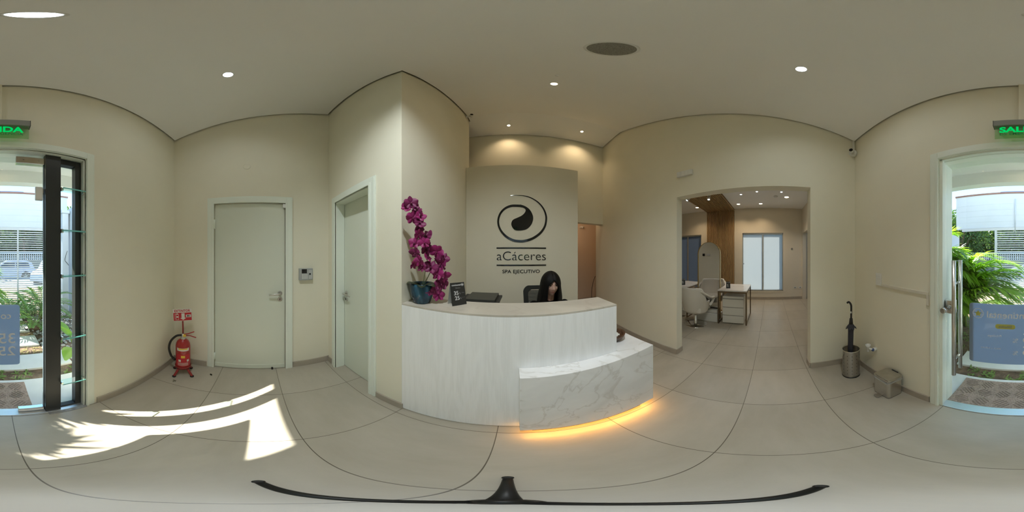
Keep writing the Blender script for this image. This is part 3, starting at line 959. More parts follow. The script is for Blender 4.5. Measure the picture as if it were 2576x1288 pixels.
# ================================================================ CEILING FITTINGS
CN = V(0, .355, -1).normalized()
M['lenscool'] = emit('lamp_cool', (.86, .95, 1.0), 9)
M['lenswarm'] = emit('lamp_warm', (1.0, .78, .48), 7)
M['ringwhite'] = mat('lamp_ring', (.82, .82, .80), .4)
def downlight(x, y, z, n, label, cool=True, power=30, r=.031, spot=150, group='recessed ceiling lights', blend=.9, tilt=None, real=True, cap=True):
    t = thing('ceiling_light', label, 'light', (x, y, z), 0, group)
    p = V(x, y, z); n = Vector(n)
    b = B(); lathe(b, [(r*1.30, 0), (r*1.30, .004), (r*1.12, .006), (r, .003), (r, -.001)], p-n*.001, 28, axis=n, cap=False); part('ring', b, 'ringwhite', t)
    b = B(); lathe(b, [(0, .0025), (r, .0022)], p, 24, axis=n, cap=False); part('lens', b, 'lenscool' if cool else 'lenswarm', t)
    if real:
        col = (.90, .97, 1.0) if cool else (1.0, .74, .46)
        if real: lamp('lamp', 'SPOT', p+n*.03, power, col, t, .04, spot, 1.0, tilt or (0, 0, -1))
    return t
downlight(-.95, -.166, ceil_z(-.166), CN, 'cool white ceiling spot above the left door side of the room', True, P_COOL_L)
downlight(.862, -.179, ceil_z(-.179), CN, 'cool white ceiling spot on the side of the salon opening', True, P_COOL_R)
downlight(-.037, -.177, ceil_z(-.177), CN, 'cool white ceiling spot straight above the middle of the room', True, P_COOL_B, spot=112, tilt=(0, .42, -1))
downlight(.361, 1.365, ceil_z(1.365), CN, 'warm ceiling spot above the reception counter, beyond the round speaker', False, P_WARM)
downlight(-.055, 2.74, cz2(2.74), (0, 0, -1), 'warm small spot high above the logo panel, left one of two', False, P_NICHE, .026, 110, tilt=(0, .35, -1))
downlight(1.23, 2.69, cz2(2.69), (0, 0, -1), 'warm small spot high in the niche, right of the logo panel', False, P_NICHE*1.3, .026, 110, tilt=(0, .35, -1))
for (x, y), lb in (((.33, 1.167), 'tiny white ceiling sensor beside the warm counter spot'), ((-.03, 2.60), 'tiny white ceiling sensor above the left niche spot')):
    t = thing('sensor', lb, 'sensor', (x, y, ceil_z(y)), 0, 'small ceiling sensors')
    n = CN if y < 2.37 else V(0, 0, -1)
    b = B(); lathe(b, [(.014, 0), (.014, .006), (.008, .012), (0, .013)], V(x, y, ceil_z(y)), 16, axis=n, cap=False); part('cover', b, 'ringwhite', t)

t = thing('ceiling_speaker', 'round grey ceiling speaker grille above the reception desk', 'speaker', (.395, .56, ceil_z(.56)))
p = V(.395, .56, ceil_z(.56))
b = B(); lathe(b, [(.122, 0), (.122, .003), (.112, .006), (.108, .004)], p, 48, axis=CN, cap=False); part('rim', b, 'ringwhite', t)
b = B(); lathe(b, [(.109, .0035), (.06, .008), (0, .010)], p, 48, axis=CN, cap=False); part('grille', b, mat('speaker_grille', (.30, .295, .26), .8, var=.35, vscale=160, bump=.5, bscale=300), t)

# ================================================================ WALL FITTINGS
# time clock terminal on the left wall
t = thing('time_clock', 'grey wall terminal with a dark screen and keypad right of the door', 'time clock', (xl(.555), .555, 1.20))
xw = xl(.555); y0, y1, z0, z1 = .476, .634, 1.196, 1.330
b = B(); box(b, xw+.001, xw+.040, y0, y1, z0, z1, bev=.004); part('body', b, mat('terminal_grey', (.40, .41, .40), .45), t)
b = B(); box(b, xw+.040, xw+.0415, y0+.026, y0+.086, z1-.054, z1-.008); part('screen', b, 'blackgloss', t)
for r_ in range(4):
    for c_ in range(4):
        b = B(); yk = y0+.030+c_*.0175; zk = z0+.018+r_*.0145
        box(b, xw+.040, xw+.0425, yk, yk+.012, zk, zk+.009, bev=.001); part('key', b, 'white', t)
b = B(); box(b, xw+.040, xw+.046, y1-.052, y1-.010, z0+.01, z1-.02, bev=.002)
part('reader_frame', b, mat('terminal_light', (.50, .51, .50), .4), t)
b = B(); box(b, xw+.046, xw+.048, y1-.046, y1-.028, z0+.062, z0+.08); part('fingerprint_window', b, 'black', t)

b = B(); lathe(b, [(.040, 0), (.040, .003), (.036, .004), (0, .004)], (xl(-.1), -.1, 2.55), 32, axis=(1, 0, 0), cap=False)
solid('cover_plate', b, 'wall', 'round blank cover plate painted like the wall high above the white door', 'plate')

# ribbed alarm box on right wall
t = thing('alarm_box', 'small white ribbed box on the wall above the salon opening', 'alarm', (xr(1.0), 1.0, 2.6))
b = B(); xw = xr(1.0)
box(b, xw-.040, xw-.002, .893, 1.113, 2.565, 2.645, bev=.006); part('body', b, 'white', t)
for i in range(9):
    b = B(); y = .912+i*.022; box(b, xw-.043, xw-.039, y, y+.008, 2.575, 2.635, bev=.001); part('rib', b, 'white', t)

# security cameras
def cctv(loc, wall_n, aim, label, s=1.0, boxed=True):
    t = thing('security_camera', label, 'camera', tuple(loc), 0, 'white security cameras')
    p = Vector(loc); n = Vector(wall_n).normalized(); a = Vector(aim).normalized()
    b = B()
    if boxed:
        pts = [(.052*s*cos(pi/8+i*pi/4), .052*s*sin(pi/8+i*pi/4)) for i in range(8)]
        prism(b, pts, .045*s, Matrix.Translation(p) @ n.to_track_quat('Z', 'Y').to_matrix().to_4x4(), bev=.003)
    else:
        lathe(b, [(.03*s, 0), (.03*s, .012*s), (.018*s, .02*s)], p, 20, axis=n)
    part('mount', b, 'white', t)
    q = p+n*.045*s; e = q+n*.03*s+a*.01*s
    b = B(); cyl(b, q-n*.008, e, .012*s, n=12); part('arm', b, 'white', t)
    b = B(); lathe(b, [(.0, -.03*s), (.022*s, -.028*s), (.026*s, 0), (.026*s, .045*s), (.023*s, .047*s)], e, 20, axis=a, cap=False); part('housing', b, 'white', t)
    b = B(); lathe(b, [(0, .040*s), (.0235*s, .040*s)], e, 20, axis=a, cap=False); part('lens', b, 'blackgloss', t)
    return t
cctv((1.705, -.99, 2.89), (-.7, .72, 0), (-.72, .66, -.25), 'white bullet security camera on an octagonal box in the upper corner')
b = B(); box(b, 1.675, 1.695, -.985, -.965, 2.93, ceil_z(-.98)-.01, bev=.002); solid('camera_conduit', b, 'white', 'short white conduit from the corner security camera to the ceiling', 'conduit')
cctv((-.67, 2.33, 4.255), (1, 0, 0), (.35, -.9, -.15), 'white security camera high at the edge of the niche, left of the logo', 1.0, False)
cctv((2.12, 4.745, 2.39), (0, -1, 0), (.6, -.6, -.3), 'white security camera on the peach wall of the back corridor', 1.2, False)

# switch, conduit, drain trap on the front wall
t = thing('light_switch', 'white light switch on the wall between umbrella stand and entrance', 'switch', (1.235, yf(1.235), 1.24))
yw = yf(1.235)
b = B(); box(b, 1.194, 1.276, yw+.001, yw+.012, 1.182, 1.302, bev=.003); part('plate', b, 'white', t)
b = B(); box(b, 1.21, 1.26, yw+.012, yw+.0155, 1.246, 1.285, bev=.0015); part('rocker', b, 'white', t)
b = B(); box(b, 1.21, 1.26, yw+.012, yw+.0145, 1.198, 1.236, bev=.0015); part('rocker', b, 'white', t)
M['duct'] = mat('conduit_paint', (.72, .68, .57), .6)
b = B(); poly_slab(b, [(.655, yf(.655)), (1.193, yf(1.193)), (1.193, yf(1.193)+.012), (.655, yf(.655)+.012)], 1.180, 1.202)
poly_slab(b, [(.652, yf(.652)), (.672, yf(.672)), (.672, yf(.672)+.012), (.652, yf(.652)+.012)], 1.10, 1.18)
solid('cable_duct', b, 'duct', 'cream cable duct running along the wall from the light switch to the door trim', 'cable duct')
t = thing('drain_trap', 'white plastic drain funnel with valve sticking out of the wall', 'drain', (1.29, yf(1.29), .43))
yw = yf(1.29)
b = B(); cyl(b, (1.29, yw, .425), (1.29, yw+.03, .425), .022, n=20); part('wall_flange', b, 'white', t)
b = B(); tube(b, smooth_path([(1.29, yw+.02, .43), (1.30, yw+.05, .435), (1.325, yw+.062, .44)], 5), .011, n=12); part('elbow', b, 'white', t)
b = B(); lathe(b, [(.012, -.045), (.012, 0), (.021, .004), (.024, .03), (.029, .046), (.026, .046), (.02, .01)], (1.333, yw+.064, .435), 24, cap=False); part('funnel', b, 'white', t)
b = B(); lathe(b, [(.018, 0), (.020, .012), (.012, .014), (.012, .02)], (1.29, yw+.03, .425), 16, axis=(0, 1, 0)); part('valve', b, mat('valve_blue', (.06, .10, .25), .4), t)

# ================================================================ FLOOR THINGS
# fire extinguisher
M['red'] = mat('extinguisher_red', (.36, .018, .016), .30, coat=.3)
M['redmatte'] = mat('stand_red', (.26, .02, .018), .5)
M['rubber'] = mat('black_rubber', (.016, .015, .012), .65)
M['labelred'] = mat('label_red', (.50, .02, .03), .5)
M['labelwhite'] = mat('label_white', (.70, .68, .62), .5)
M['labelyellow'] = mat('label_yellow', (.75, .50, .05), .5)
t = thing('fire_extinguisher', 'red fire extinguisher with black hose on a stand in the corner by the door', 'fire extinguisher', (-1.53, -.735, 0), atan2(-.735, -1.53)+pi/2+pi)
# own frame: -y faces the room
def loc_thing(x, y, z): return V(x, y, z)
L_ = dict(local=True)
b = B(); lathe(b, [(0, .125), (.06, .125), (.076, .135), (.078, .15), (.078, .43), (.074, .465), (.060, .50), (.036, .522), (.028, .53), (0, .53)], (0, 0, 0), 40, cap=False); cyl_o = part('cylinder', b, 'red', t, True)
b = B(); lathe(b, [(.028, .528), (.030, .535), (.026, .548), (.018, .556), (.016, .59), (0, .592)], (0, 0, 0), 24, cap=False); part('valve_head', b, 'steel', t, True)
b = B(); tube(b, [V(0, 0, .585), V(.05, -.01, .597), V(.115, -.02, .628)], .009, n=10, flat=.6); part('handle', b, 'red', t, True)
b = B(); tube(b, [V(0, 0, .572), V(.07, -.015, .575), V(.135, -.03, .555)], .008, n=10, flat=.6); part('lever', b, 'red', t, True)
b = B(); obox(b, (.015, -.018, .578), (.03, .022, .026), None, 0, .004); part('safety_tag', b, 'labelyellow', t, True)
hp_ = smooth_path([(-.015, 0, .575), (-.07, -.005, .565), (-.125, -.01, .50), (-.145, -.01, .40), (-.125, -.01, .29), (-.10, -.01, .245)], 6)
b = B(); tube(b, hp_, .0125, n=12); hz = part('hose', b, 'rubber', t, True)
b = B(); tube(b, [V(-.102, -.01, .25), V(-.085, -.01, .22)], [.014, .016], n=12); part('nozzle', b, 'black', t, True)
def wrap_label(z0, z1, half, m, rr=.0785, name='label'):
    bm = B(); n = 14; rows = []
    for i in range(n+1):
        a = -pi/2+(-half+2*half*i/n); rows.append((bm.verts.new((rr*cos(a), rr*sin(a), z0)), bm.verts.new((rr*cos(a), rr*sin(a), z1))))
    for a, c in zip(rows, rows[1:]):
        f = bm.faces.new([a[0], c[0], c[1], a[1]]); f.smooth = True
    return part(name, bm, m, t, True)
wrap_label(.395, .435, .85, 'labelwhite'); wrap_label(.415, .433, .62, 'labelyellow', .0789)
wrap_label(.165, .345, 1.05, 'labelred'); wrap_label(.295, .33, .26, 'labelyellow', .0789); wrap_label(.235, .262, .25, 'labelred', .0789)
for a0 in (-.62, .5):
    bm = B(); rows = []
    for i in range(5):
        a = -pi/2+a0+.34*i/4; rows.append((bm.verts.new((.079*cos(a), .079*sin(a), .235)), bm.verts.new((.079*cos(a), .079*sin(a), .268))))
    for r1, r2 in zip(rows, rows[1:]): bm.faces.new([r1[0], r2[0], r2[1], r1[1]])
    part('label', bm, 'labelwhite', t, True)
for i in range(6): wrap_label(.176+i*.0085, .179+i*.0085, .75-.03*(i % 3), 'labelwhite', .0789)
for k in range(4):
    a = pi/4+k*pi/2
    b = B(); tube(b, [V(.05*cos(a), .05*sin(a), .128), V(.085*cos(a), .085*sin(a), .07), V(.118*cos(a), .118*sin(a), .022), V(.128*cos(a), .128*sin(a), .012)], .016, n=8, flat=.6); lg = part('stand_leg', b, 'redmatte', t, True)
    b = B(); lathe(b, [(.02, 0), (.02, .014), (.016, .018)], (.125*cos(a), .125*sin(a), 0), 12); part('foot', b, 'rubber', t, True)
b = B(); lathe(b, [(.06, .11), (.083, .112), (.084, .15), (.081, .15), (.08, .12)], (0, 0, 0), 32, cap=False); part('stand_ring', b, 'redmatte', t, True)
b = B(); tube(b, [V(0, .085, .14), V(0, .085, .50), V(.0, .05, .62), V(-.004, .045, .80)], .0085, n=10); part('sign_pole', b, 'redmatte', t, True)
frs = frame((-.006, .034, .815), (cos(.05), 0, sin(.05)), (-sin(.05), .0, cos(.05)))
b = B(); prism(b, [(-.1, -.072), (.1, -.072), (.1, .072), (-.1, .072)], .003, frs); sg = part('sign_board', b, 'labelwhite', t, True, label='red and white sign reading EXTINTOR')
MW[sg.name] = Matrix()
def sgn(bm, m, nm='sign_print'):
    part(nm, bm, m, sg, True)
f2 = frs @ Matrix.Translation((0, 0, .003))
b = B(); prism(b, [(-.096, -.067), (.096, -.067), (.096, .028), (-.096, .028)], .0006, f2); sgn(b, 'labelred')
b = text_bm('EXTINTOR', .168, .030, .0008, .03, spacing=1.1); b.transform(f2 @ Matrix.Translation((0, .050, 0))); sgn(b, 'labelred', 'lettering')
f3 = f2 @ Matrix.Translation((0, 0, .0006))
b = B(); fa = f3 @ Matrix.Translation((.006, 0, 0)); prism(b, [(-.017, -.035), (.017, -.035), (.017, .022), (-.017, .022)], .0006, fa); prism(b, [(-.032, -.035), (0, -.060), (.032, -.035)], .0006, fa); sgn(b, 'labelwhite', 'arrow')
b = B()
for (x0, x1, y0_, y1_) in ((-.070, -.067, -.058, .010), (-.043, -.040, -.058, .010), (-.070, -.040, -.058, -.055), (-.070, -.040, .008, .011), (-.064, -.046, .011, .020), (-.064, -.046, -.03, -.012), (-.082, -.079, -.052, .012), (-.082, -.066, .012, .015)):
    prism(b, [(x0, y0_), (x1, y0_), (x1, y1_), (x0, y1_)], .0006, f3)
sgn(b, 'labelwhite', 'pictogram')
b = B(); prism(b, [(.036, -.028), (.090, -.028), (.090, .002), (.036, .002)], .0006, f3); sgn(b, 'labelwhite', 'sticker')
b = B(); prism(b, [(.042, -.016), (.050, -.020), (.085, -.018), (.085, -.014), (.062, -.008), (.055, -.004), (.048, -.008)], .0004, f3 @ Matrix.Translation((0, 0, .0006))); sgn(b, 'black', 'sticker_print')

# dead leaf and scrap on the floor
b = B(); leaf_blade(b, (-1.60, -.46, .004), (.8, .5, .05), .05, .022, -.2, n=5); bmesh.ops.solidify(b, geom=b.faces[:], thickness=.001)
solid('dry_leaf', b, mat('dry_leaf', (.06, .05, .02), .8), 'small dry leaf on the floor in front of the white door', 'leaf')
b = B()
for i in range(5): obox(b, (-1.335+.012*cos(i*1.3), -.735+.012*sin(i*1.3), .006+.003*(i % 2)), (.022, .012, .002), Matrix.Rotation(i*1.1, 3, 'Z') @ Matrix.Rotation(.5*(i-2), 3, 'X'))
solid('wrapper', b, thin_glass('clear_wrapper', (.85, .85, .82)), 'tiny clear wrapper on the floor near the fire extinguisher', 'wrapper')

# umbrella stand
UC = V(1.452, -.812, 0)
t = thing('umbrella_stand', 'perforated stainless steel umbrella stand in the corner', 'umbrella stand', tuple(UC))
b = B(); lathe(b, [(.088, .012), (.091, .016), (.091, .400), (.094, .404), (.094, .412), (.089, .414), (.086, .404), (.086, .03), (0, .028)], UC, 48, cap=False)
for k in range(12):
    for r_ in range(6):
        a = k*pi/6+.13; d = V(cos(a), sin(a), 0)
        lathe(b, [(.0045, 0), (.0045, .0008)], UC+d*.0905+V(0, 0, .075+r_*.055), 10, mi=1, axis=d)
part('cylinder', b, ['steel', 'black'], t)
b = B(); lathe(b, [(.088, 0), (.093, .004), (.093, .013), (.0, .014)], UC, 40); part('base_ring', b, 'black', t)
t = thing('umbrella', 'dark striped umbrella with hooked handle standing in the steel stand', 'umbrella', (UC.x, UC.y, .03))
u0 = UC+V(.012, .01, .035); u1 = UC+V(.0, -.0, .80); ud = (u1-u0).normalized()
def striped_mat():
    m, nt, bb, o = new_mat('umbrella_cloth')
    tc = nt.nodes.new('ShaderNodeTexCoord'); w_ = nt.nodes.new('ShaderNodeTexWave'); w_.inputs['Scale'].default_value = 45
    w_.bands_direction = 'DIAGONAL'; w_.inputs['Distortion'].default_value = 1.0
    nt.links.new(tc.outputs['Object'], w_.inputs[0])
    r = nt.nodes.new('ShaderNodeValToRGB'); r.color_ramp.elements[0].position = .72; r.color_ramp.elements[1].position = .9
    r.color_ramp.elements[0].color = (.012, .012, .018, 1); r.color_ramp.elements[1].color = (.10, .10, .12, 1)
    nt.links.new(w_.outputs[0], r.inputs[0]); nt.links.new(r.outputs[0], bb.inputs['Base Color']); bb.inputs['Roughness'].default_value = .8
    return m
b = B(); pp = [u0+ud*s for s in (0, .06, .25, .48, .63, .68, .705)]
tube(b, smooth_path(pp, 3), [.012, .016, .018, .02, .022, .024, .026, .027, .028, .028, .029, .029, .030, .036, .038, .036, .026, .022, .020], n=14)
for k in range(8):
    a = k*pi/4; s = V(cos(a), sin(a), 0); q = u0+ud*.68
    leaf_blade(b, q+s*.02, (s*.8-ud*.6), .05, .035, .1, n=3)
part('canopy', b, striped_mat(), t)
b = B(); tube(b, [u0+ud*.70, u0+ud*.765], [.022, .016], n=12); part('canopy_top', b, 'rubber', t)
b = B(); e_ = u0+ud*.86
hk = smooth_path([u0+ud*.75, u0+ud*.81, e_+V(0, 0, .02), e_+V(-.004, .006, .065), e_+V(.012, .02, .092), e_+V(.032, .03, .080)], 5)
tube(b, hk, .0105, n=12); part('handle', b, 'black', t)
b = B(); obox(b, u0+ud*.84+V(-.006, .008, 0), (.016, .012, .02), None, 0, .002); part('handle_tag', b, 'labelwhite', t)

# pedal bin
t = thing('pedal_bin', 'small square brushed steel pedal bin by the entrance wall', 'bin', (.993, -.90, 0))
def rr_prism(bm, x0, x1, y0_, y1_, z0, z1, r, mi=0, taper=0):
    prism(bm, round_rect(x0, x1, y0_, y1_, r, 5), z1-z0, Matrix.Translation((0, 0, z0)), mi)
b = B(); rr_prism(b, .897, 1.087, -.978, -.818, .010, .258, .028); part('body', b, 'steel', t)
b = B(); rr_prism(b, .899, 1.085, -.976, -.820, 0, .012, .026); part('base', b, 'black', t)
b = B(); rr_prism(b, .893, 1.091, -.980, -.814, .262, .276, .03); rr_prism(b, .903, 1.081, -.970, -.824, .276, .284, .028); part('lid', b, 'steel', t)
b = B()
M['bag'] = translucent('clear_plastic_bag', (.55, .56, .55), (.6, .6, .6), .3, .15)
rd = random.Random(5)
ring = round_rect(.892, 1.092, -.982, -.812, .03, 6)
v0 = [b.verts.new((x, y, .262)) for x, y in ring]; v1 = [b.verts.new((x+rd.uniform(-.003, .003), y+rd.uniform(-.003, .003), .246+rd.uniform(-.012, .006))) for x, y in ring]
for i in range(len(ring)): b.faces.new([v0[i], v0[(i+1) % len(ring)], v1[(i+1) % len(ring)], v1[i]])
part('bag_rim', b, 'bag', t)
b = B(); rr_prism(b, .965, 1.015, -.826, -.765, .012, .022, .012); part('pedal', b, 'chrome', t)
b = B(); box(b, .955, 1.03, -.985, -.972, .215, .285, bev=.005); part('hinge_cover', b, 'black', t)

# three legged stand on the floor under the middle of the room
t = thing('tripod', 'low black tripod base standing on the floor in front of the desk', 'tripod', (-.005, .088, 0))
hub = V(-.005, .088, .045)
b = B(); lathe(b, [(.0, 0), (.022, .0), (.024, .02), (.018, .035), (.014, .06), (0, .06)], hub-V(0, 0, .012), 20, cap=False); part('hub', b, 'black', t)
for e_ in ((-.275, .004), (.220, -.074), (-.008, .312)):
    e3 = V(e_[0], e_[1], .009); b = B()
    tube(b, [hub+V(0, 0, .012), hub.lerp(e3, .5)+V(0, 0, .006), e3], [.013, .0115, .010], n=10)
    lg = part('leg', b, 'black', t)
    b = B(); lathe(b, [(.0125, 0), (.0125, .016), (.009, .02)], (e3.x, e3.y, 0), 12); part('rubber_foot', b, 'rubber', t)
    b = B(); tube(b, [hub-V(0, 0, .02), hub.lerp(e3, .55)+V(0, 0, -.010)], .004, n=8); part('brace', b, 'alu', t)

# ================================================================ RECEPTIONIST AND HER CHAIR
def remeshed(bm, voxel, smooth_it=3):
    me = bpy.data.meshes.new('tmp'); bm.to_mesh(me); bm.free()
    o = bpy.data.objects.new('tmp', me); COL.objects.link(o)
    m = o.modifiers.new('r', 'REMESH'); m.mode = 'VOXEL'; m.voxel_size = voxel; m.use_smooth_shade = True
    s = o.modifiers.new('s', 'SMOOTH'); s.iterations = smooth_it; s.factor = .5
    dg = bpy.context.evaluated_depsgraph_get()
    out = bpy.data.meshes.new_from_object(o.evaluated_get(dg))
    bpy.data.objects.remove(o); bpy.data.meshes.remove(me)
    b2 = bmesh.new(); b2.from_mesh(out); bpy.data.meshes.remove(out)
    for f in b2.faces: f.smooth = True
    return b2

def limb(bm, pts, rs, n=14):
    P = smooth_path(pts, 5); k = len(P)
    rr = []
    for i in range(k):
        u = i/(k-1)*(len(rs)-1); j = min(int(u), len(rs)-2); rr.append(rs[j]+(rs[j+1]-rs[j])*(u-j))
    tube(bm, P, rr, n)
    ell(bm, P[0], (rr[0],)*3, 12, 8); ell(bm, P[-1], (rr[-1],)*3, 12, 8)

HEAD_C = V(.0, -.035, 1.185)
HEAD_R = Matrix.Rotation(.10, 4, 'Z') @ Matrix.Rotation(.14, 4, 'X')
HM = Matrix.Translation(HEAD_C) @ HEAD_R
def gs(x, s): return math.exp(-(x/s)**2)
def head_bm():
    b2 = bmesh.new(); bmesh.ops.create_uvsphere(b2, u_segments=64, v_segments=48, radius=1)
    for v in b2.verts:
        x, y, z = v.co
        X, Y, Z = x*.073, y*.093, z*.112
        if z < -.15:
            t_ = (-z-.15)/.85
            X *= 1-.36*t_**1.3; Y = Y*(1-.10*t_) - .012*t_*(1 if y < 0 else -1.6)
        if y < .1:
            fr_ = min(1, (.1-y)/.5)
            d = .0
            d += .024*gs(X, .011)*gs(Z+.022, .016)+.012*gs(X, .009)*gs(Z+.002, .020)     # nose
            d += .004*(gs(X-.012, .007)+gs(X+.012, .007))*gs(Z+.030, .008)
            d -= .010*(gs(X-.031, .015)+gs(X+.031, .015))*gs(Z-.010, .011)
            d += .005*gs(Z-.028, .009)*gs(X, .045)
            d += .006*(gs(X-.040, .018)+gs(X+.040, .018))*gs(Z+.020, .018)
            d += .007*gs(X, .019)*gs(Z+.052, .005)+.007*gs(X, .016)*gs(Z+.064, .006)-.004*gs(X, .02)*gs(Z+.058, .003)
            d += .008*gs(X, .022)*gs(Z+.092, .014)-.003*gs(X, .02)*gs(Z+.076, .006)
            Y -= d*fr_
        v.co = (X, Y, Z)
    for s in (-1, 1):
        ell(b2, (s*.072, .012, -.012), (.010, .018, .030), 12, 8)
    return b2

def hand(bm, wrist, d, up, side, curl=.35):
    """five-fingered hand; d = pointing direction, up = back of the hand, side = +1 when the thumb is on the left of d"""
    d = Vector(d).normalized(); up = Vector(up).normalized(); s = d.cross(up).normalized()*side
    pc = wrist+d*.045
    ell(bm, pc, (.041, .048, .016), 14, 10, 0, Matrix((s, d, up)).transposed())
    ell(bm, wrist+d*.008, (.026, .03, .019), 12, 8, 0, Matrix((s, d, up)).transposed())
    for k, (off, L, r) in enumerate(((-.030, .072, .0085), (-.010, .080, .009), (.011, .074, .0088), (.030, .058, .0078))):
        a = pc+d*.036+s*(-off)*1.0; c1 = curl*(.8+.12*k)
        p1 = a+(d*cos(c1*.5)-up*sin(c1*.5))*L*.42; p2 = p1+(d*cos(c1*1.3)-up*sin(c1*1.3))*L*.33; p3 = p2+(d*cos(c1*2)-up*sin(c1*2))*L*.25
        tube(bm, [a-d*.02, a, p1, p2, p3], [r*1.05, r*1.05, r, r*.92, r*.75], 8); ell(bm, p3, (r*.75,)*3, 8, 6)
    a = pc+s*.030-d*.022; p1 = a+(d*.7+s*.6-up*.25).normalized()*.036; p2 = p1+(d*.95+s*.2-up*.2).normalized()*.03
    tube(bm, [a-s*.01, a, p1, p2], [.013, .0125, .0105, .0085], 8); ell(bm, p2, (.0085,)*3, 8, 6)

SH = .162
arms = {s: [V(s*SH, .035, .945), V(s*.215, -.01, .83), V(s*.225, -.10, .755), V(s*.19, -.20, .815), V(s*.135, -.275, .818)] for s in (-1, 1)}
def body_bm():
    bm = bmesh.new()
    limb(bm, [V(0, .06, .54), V(0, .05, .66), V(0, .035, .80), V(0, .03, .92)], [.13, .115, .125, .10], 20)
    ell(bm, (0, .03, .90), (.165, .085, .075), 20, 12); ell(bm, (0, .055, .55), (.165, .12, .095), 20, 12)
    limb(bm, [V(0, .035, .93), V(0, .02, 1.02), V(0, -.005, 1.11)], [.062, .047, .047], 16)
    h = head_bm(); merge(bm, h, HM)
    for s in (-1, 1):
        limb(bm, arms[s], [.048, .043, .036, .030, .023])
        wd = (arms[s][-1]-arms[s][-2]).normalized()
        hand(bm, arms[s][-1]-V(0, 0, 0), V(wd.x*.5, wd.y, -.10), V(-.1*s, 0, 1), s)
        limb(bm, [V(s*.085, .03, .545), V(s*.10, -.17, .545), V(s*.105, -.36, .53)], [.085, .075, .056])
        limb(bm, [V(s*.105, -.36, .53), V(s*.105, -.335, .32), V(s*.105, -.31, .09)], [.056, .054, .036])
        limb(bm, [V(s*.105, -.29, .055), V(s*.108, -.36, .05), V(s*.112, -.45, .038)], [.038, .036, .026])
    return remeshed(bm, .0042, 2)
def skin_mat():
    m, nt, bb, o = new_mat('skin')
    bb.inputs['Base Color'].default_value = (.50, .31, .24, 1); bb.inputs['Roughness'].default_value = .55
    bb.inputs['Subsurface Weight'].default_value = .12
    bb.inputs['Subsurface Radius'].default_value = (.01, .004, .002)
    return m
M['skin'] = skin_mat()
M['lips'] = mat('lips', (.40, .19, .15), .5)
M['hair'] = mat('black_hair', (.0025, .002, .002), .5, bump=.3, bscale=30, stretch=(18, 18, 1.2), spec=.22)
M['blackcloth'] = mat('black_cloth', (.004, .004, .004), .95, bump=.2, bscale=150, spec=.15)
PL = V(.385, 1.615, 0)
t = thing('person', 'person with long dark hair in black clothes seated behind the reception desk', 'person', tuple(PL), -.03)
bb_ = body_bm()
inv = HM.inverted()
for f in bb_.faces:
    q = inv @ f.calc_center_median()
    if abs(q.x) < .024*(1-abs(q.z+.058)/.02) and abs(q.z+.058) < .0125 and q.y < -.06: f.material_index = 1
part('body', bb_, ['skin', 'lips'], t, True)
for s in (-1, 1):
    b = B(); ell(b, (s*.0305, -.0775, .010), (.0125, .008, .0044), 14, 8); ell(b, (s*.0305, -.0835, .010), (.0055, .0035, .0043), 10, 8, 1)
    b.transform(HM); part('eye', b, [mat('eye_white', (.36, .31, .28), .3), 'hair'], t, True)
    b = B(); tube(b, [V(s*.012, -.092, .0275), V(s*.03, -.0905, .0345), V(s*.05, -.079, .030)], [.003, .0036, .0018], 8)
    tube(b, [V(s*.018, -.086, .0135), V(s*.031, -.0855, .0175), V(s*.045, -.078, .012)], [.0012, .002, .0012], 6)
    b.transform(HM); part('eyebrow', b, 'hair', t, True)
# hair: crown with a centre parting, then two long curtains over the shoulders
b = B()
NA, NZ = 60, 34
rows = []
def hair_open(th):
    """half angle of the face opening for a row (0 on the crown)"""
    if th < .60: return .002
    u = min(1, (th-.60)/.42); u = u*u*(3-2*u)
    return .002+.56*u-.16*max(0, min(1, (th-1.15)/.6))
for iz in range(NZ+1):
    th = iz/NZ*2.0
    row = []
    oa = hair_open(th)
    for ia in range(NA+1):
        a = -pi+oa+pi+(2*pi-2*oa)*ia/NA - 0
        a = (oa+(2*pi-2*oa)*ia/NA)            # from one edge of the opening round the back to the other
        sa, ca = sin(a), cos(a)               # a = 0 is the front (-y)
        fa = min(a, 2*pi-a)
        strand = .0016*sin(a*23)+.0012*sin(a*41+1.3)
        if th < 1:
            el_ = pi/2*(1-th)
            R_ = cos(el_); Zc = sin(el_)*.124
            p = V(sa*(.089+strand*R_)*R_, -ca*(.108+strand*R_)*R_+.008, Zc)
            p.z -= .006*gs(sa*R_*.09, .006)*(1 if fa < 1.4 else 0)
        else:
            dn = th-1
            rx = .089+.020*min(1, dn*2)+.008*dn+strand; ry = .108+.004*dn+strand
            p = V(sa*rx, -ca*ry*(1-.25*dn*(1 if fa < pi/2 else .3))+.008+.01*dn, -.31*dn)
            p.x += .006*sin(a*9+dn*3)*dn; p.y += .006*cos(a*7)*dn
        row.append(b.verts.new(p))
    rows.append(row)
for i in range(NZ):
    for j in range(NA):
        f = b.faces.new([rows[i][j], rows[i][j+1], rows[i+1][j+1], rows[i+1][j]]); f.smooth = True
bmesh.ops.remove_doubles(b, verts=b.verts, dist=.0005)
bmesh.ops.recalc_face_normals(b, faces=b.faces)
bmesh.ops.solidify(b, geom=b.faces[:], thickness=-.012)
for f in b.faces: f.smooth = True
b.transform(HM)
part('hair', b, 'hair', t, True)
